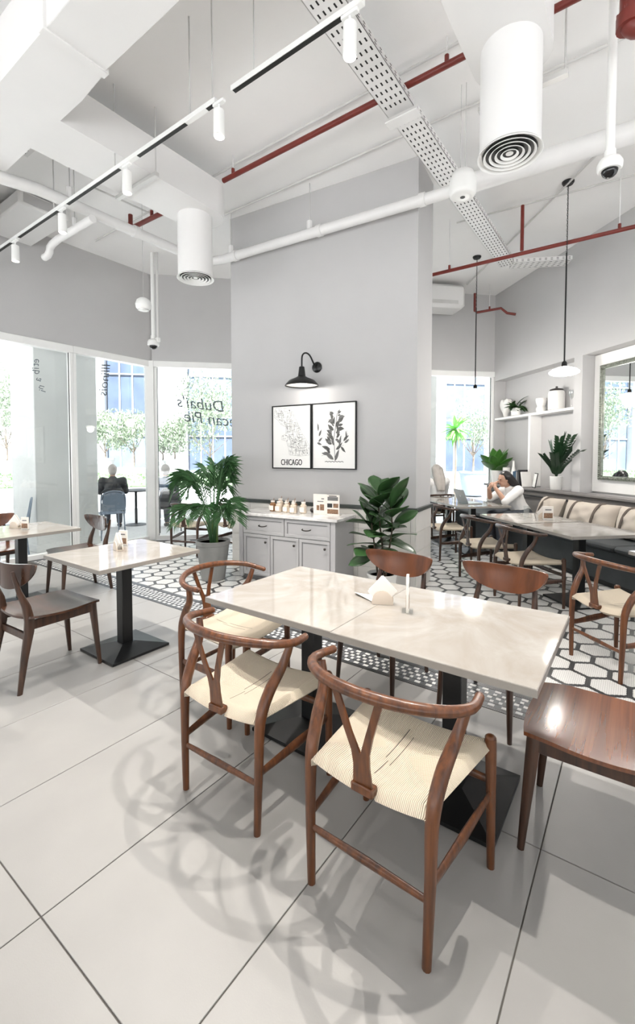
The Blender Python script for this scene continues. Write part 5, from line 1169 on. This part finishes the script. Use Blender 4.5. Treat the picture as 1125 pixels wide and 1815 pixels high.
def ptree(n, t, pot_h, pot_r, trunk, crown, lab, potm='outdoor_pot', leaf='olive_leaf', cnt=1700, L=0.085, square=False):
    if n > 20: crown = tuple(q * 1.3 for q in crown); cnt = int(cnt * 1.4)
    p = nt(n, t); T_ = thing('potted_tree', lab, 'tree', (p[0], p[1], 0.42 if n > 20 else 0.02), R(45), 'potted street trees')
    if square: MB().box(-pot_r, pot_r, -pot_r, pot_r, 0, pot_h, c=0.03).build('planter', potm, T_)
    else: MB().lathe([(pot_r * .72, 0), (pot_r * .75, 0.02), (pot_r, pot_h * .92), (pot_r * 1.06, pot_h * .93), (pot_r * 1.06, pot_h), (pot_r * .9, pot_h), (0.02, pot_h * .95)], 20).build('planter', potm, T_)
    zc = pot_h + trunk; MB().tube(bez([(0, 0, pot_h * .9), (0.03, 0.02, pot_h + trunk * .5), (-0.02, 0, zc + crown[2] * .3)], 5), [0.05, .045, .045, .04, .04, .035, .035, .03, .03, .025, .02], 8).build('trunk', 'bark', T_, 1.0)
    for q in range(5): az = q * 1.26; MB().tube([(0, 0, zc - 0.05), (math.cos(az) * crown[0] * .5, math.sin(az) * crown[1] * .5, zc + crown[2] * rg.uniform(.3, .9))], [0.022, 0.008], 6).build('branch', 'bark', T_)
    m = MB(); c0 = zc + crown[2] * .75
    for q in range(9):
        d = Vector((rg.gauss(0, 1), rg.gauss(0, 1), rg.gauss(0, .9))).normalized() * rg.uniform(.2, .62); leaf_cloud(d.x * crown[0], d.y * crown[1], c0 + d.z * crown[2], crown[0] * .48, crown[1] * .48, crown[2] * .42, cnt // 9, L, m)
    q = m.build('foliage', leaf, T_, 0); q['kind'] = 'stuff'
def tpix(px, n):    # along-street position seen at image column px for distance n
    a_ = math.atan((px - 562.5) / 790); th = R(35.75) - a_; dx, dy = -math.sin(th), math.cos(th); k = n / (-S2 * dx + S2 * dy); return S2 * (dx * k + dy * k)
for px, n, ph, pr, tr_h, cr, lab, sq_ in [(12, 23.0, 0.8, 0.5, 0.6, (1.6, 1.6, 2.3), 'large pale tree at the left picture edge across the street', False), (100, 24, 0.7, 0.45, 0.7, (1.1, 1.1, 1.2), 'pale tree behind the outdoor pillar', False), (186, 23.5, 0.9, 0.45, 0.3, (1.0, 1.0, 1.0), 'pale bushy potted tree left of the round-headed tree across the street', False),
                                           (237, 22.6, 0.45, 0.75, 0.75, (1.15, 1.15, 1.15), 'round-headed potted tree in a wide planter, behind the black jacket', True), (288, 23.5, 0.8, 0.45, 0.35, (0.9, 0.9, 0.8), 'potted tree right of the corner mullion', False), (309, 22.8, 0.85, 0.42, 0.35, (0.95, 0.95, 0.95), 'potted tree in a white pot behind the blue jacket', False), (372, 22.6, 0.5, 0.5, 0.55, (1.6, 1.6, 2.1), 'tallest pale tree, behind the palm, left of the column', False),
                                           (838, 15.0, 0.85, 0.48, 0.6, (1.0, 1.0, 1.5), 'pale olive tree in a blue-grey pot outside the right window', False), (1000, 17.0, 0.6, 0.45, 0.6, (1.1, 1.1, 1.2), 'pale tree outside, hidden by the right wall corner', False), (560, 16.0, 0.6, 0.45, 0.6, (1.1, 1.1, 1.2), 'pale tree outside, behind the column, seen in the mirror', False), (660, 17.0, 0.6, 0.45, 0.7, (1.2, 1.2, 1.3), 'second pale tree outside behind the column, seen in the mirror', False)]:
    ptree(n, tpix(px, n), ph, pr, tr_h, cr, lab, 'outdoor_pot_blue' if 'blue-grey' in lab else 'outdoor_pot', square=sq_, cnt=2600 if cr[0] > 1.3 else 1700, L=0.10 if n > 20 else 0.06)
pf = thing('fan_palm', 'bright green fan leaved plant outside the right window', 'plant', nt(13.0, tpix(806, 13.0), -0.06), 0)
MB().tube([(0, 0, 0), (0.03, 0, 1.4), (0, 0, 2.3)], [0.04, 0.03, 0.02], 8).build('stem', 'bark', pf); fl_ = leaf_mesh('fan_leaf', 0.72, 0.13, 'fresh_leaf', 0.35, 0.1, 6, 0.6); rg2 = random.Random(8)
for k in range(75): place_leaf(fl_, pf, 'fan_leaf', (0, 0, 2.3), k * 2.4, R(rg2.uniform(-70, 80)), R(rg2.uniform(-20, 20)), rg2.uniform(.5, .85))
# opposite building: white piers, blue glazing
def building(lab, n0, t0, bays, bw, H, depth=6.0, rows=3):
    p = nt(n0, t0); B = thing('building', lab, 'building', (p[0], p[1], 0.02), R(45))
    MB().box(0, bays * bw, 0.45, depth, 0, H).build('core_wall', 'facade', B, 0)
    for k in range(bays + 1): MB().box(k * bw - 0.85, k * bw + 0.85, -0.1, 0.5, 0, H, c=0.03).build('pier', 'facade', B)
    MB().box(-0.6, bays * bw + 0.6, -0.25, 0.5, H - 0.8, H + 0.4, c=0.03).build('cornice', 'facade', B)
    for k in range(bays):
        for r_ in range(rows):
            z0 = 0.35 + r_ * (H - 1.2) / rows; z1 = 0.35 + (r_ + 1) * (H - 1.2) / rows - 0.25; x0 = k * bw + 0.87; x1 = (k + 1) * bw - 0.87
            w_ = MB().box(x0, x1, 0.34, 0.44, z0, z1).build('window', 'facade_dark' if (k + r_) % 2 else 'facade_blue', B, 0)
            for q in range(1, 4): xx = x0 + (x1 - x0) * q / 4; MB().box(xx - 0.04, xx + 0.04, 0.26, 0.35, z0, z1).build('mullion', 'facade', w_, 0)
            MB().box(x0, x1, 0.26, 0.35, z0 + (z1 - z0) * .66, z0 + (z1 - z0) * .66 + 0.07).build('transom', 'facade', w_, 0)
building('white building with blue glazing across the street, left', 27.5, tpix(-160, 27.5), 5, 4.6, 12.0)
building('white building with blue glazing across the street, behind the column', 27.5, tpix(-160, 27.5) + 25.5, 2, 4.6, 12.0)
building('white building with tall blue windows to the right of the street', 25.5, tpix(-160, 27.5) + 37.5, 4, 4.2, 13.0, rows=4)
# terrace pillars and canopy in front of the windows
def pillar(lab, x0, x1, y0, y1, H=4.9):
    t = thing('terrace_pillar', lab, 'pillar', ((x0 + x1) / 2, (y0 + y1) / 2, -0.02)); MB().box(-(x1 - x0) / 2, (x1 - x0) / 2, -(y1 - y0) / 2, (y1 - y0) / 2, 0, H, c=0.01).build('shaft', 'concrete', t)
    MB().box(-(x1 - x0) / 2 - .02, (x1 - x0) / 2 + .02, -(y1 - y0) / 2 - .02, (y1 - y0) / 2 + .02, 0, 0.12, c=0.01).build('plinth', 'concrete', t)
pillar('square grey pillar on the terrace behind the left mullion', -8.10, -7.25, 2.92, 3.86)
c_ = w2(F_FAR, 5.0, 1.1); t = thing('terrace_pillar', 'grey pillar on the terrace at the left of the right window', 'pillar', (c_[0], c_[1], -0.02), R(45)); MB().box(-.38, .38, -.38, .38, 0, 4.9, c=0.01).build('shaft', 'concrete', t); MB().box(-.40, .40, -.40, .40, 0, 0.12, c=0.01).build('plinth', 'concrete', t)
cn_ = MB(); cn_.prism([(-7.0, -4.2), (-7.0, 4.42), (-2.0, 9.42), (-3.6, 11.0), (-9.3, 5.3), (-9.3, -4.2)], 4.88, 5.1); struct(cn_.build('canopy', 'concrete', None, 0))
# terrace furniture
def metal_chair(lab, x, y, rz, m_='outdoor_metal'):
    t = thing('terrace_chair', lab, 'chair', (x, y, -0.02), rz, 'metal terrace chairs')
    for s in (-1, 1):
        MB().tube([(s * .2, .2, 0), (s * .19, .18, .44)], .011, 8).build('front_leg', m_, t); MB().tube([(s * .2, -.22, 0), (s * .18, -.18, .44)], .011, 8).build('rear_leg', m_, t)
    MB().sheet(lambda u, v: ((2 * u - 1) * .205, -.2 + .41 * v, .455 - .012 * math.sin(math.pi * u) * math.sin(math.pi * v)), 8, 8, .012).build('seat', m_, t)
    MB().tube(bez([(-.19, -.19, .44), (-.20, -.235, .65), (-.16, -.26, .80), (0, -.27, .845), (.16, -.26, .80), (.20, -.235, .65), (.19, -.19, .44)], 6), .012, 8).build('back_hoop', m_, t, 1.0)
    MB().sheet(lambda u, v: ((2 * u - 1) * (.185 - .03 * v ** 3), -.225 - .04 * v - .012 * math.sin(math.pi * u), .50 + .325 * v * (1 - .12 * (2 * u - 1) ** 2)), 8, 8, .006).build('back_panel', m_, t)
metal_chair('pale blue metal terrace chair with its back to the window', -7.55, 4.22, R(75)); metal_chair('dark terrace chair under the black-jacketed person', -8.13, 4.61, R(60), 'outdoor_dark'); metal_chair('metal terrace chair under the blue-jacketed person', -7.40, 5.29, R(70), 'outdoor_dark')
metal_chair('grey metal terrace chair seen above the left edge table', -7.20, 2.55, R(160)); metal_chair('grey metal terrace chair at the left picture edge outside', -8.0, 1.45, R(190))
def terrace_table(lab, x, y, r_, m_top, h=0.74):
    t = thing('terrace_table', lab, 'table', (x, y, -0.02), 0, 'terrace tables'); MB().lathe([(.002, h - .025), (r_, h - .025), (r_, h), (.002, h)], 28).build('table_top', m_top, t, .6); MB().tube([(0, 0, .03), (0, 0, h - .025)], .028, 10).build('pole', 'outdoor_dark', t); MB().lathe([(.22, 0), (.22, .012), (.04, .035)], 24).build('base', 'outdoor_dark', t)
terrace_table('black round terrace table before the two seated people', -8.55, 5.35, .38, 'outdoor_dark'); terrace_table('white round terrace table outside by the left pillar', -7.05 - .25, 4.42 - 1.0, .0 + .34, 'pot_white') if False else terrace_table('white round table outside the left window, added for a reflected table', -7.75, 2.25, .36, 'pot_white')  # white table added for what is taken as an indoor table's reflection
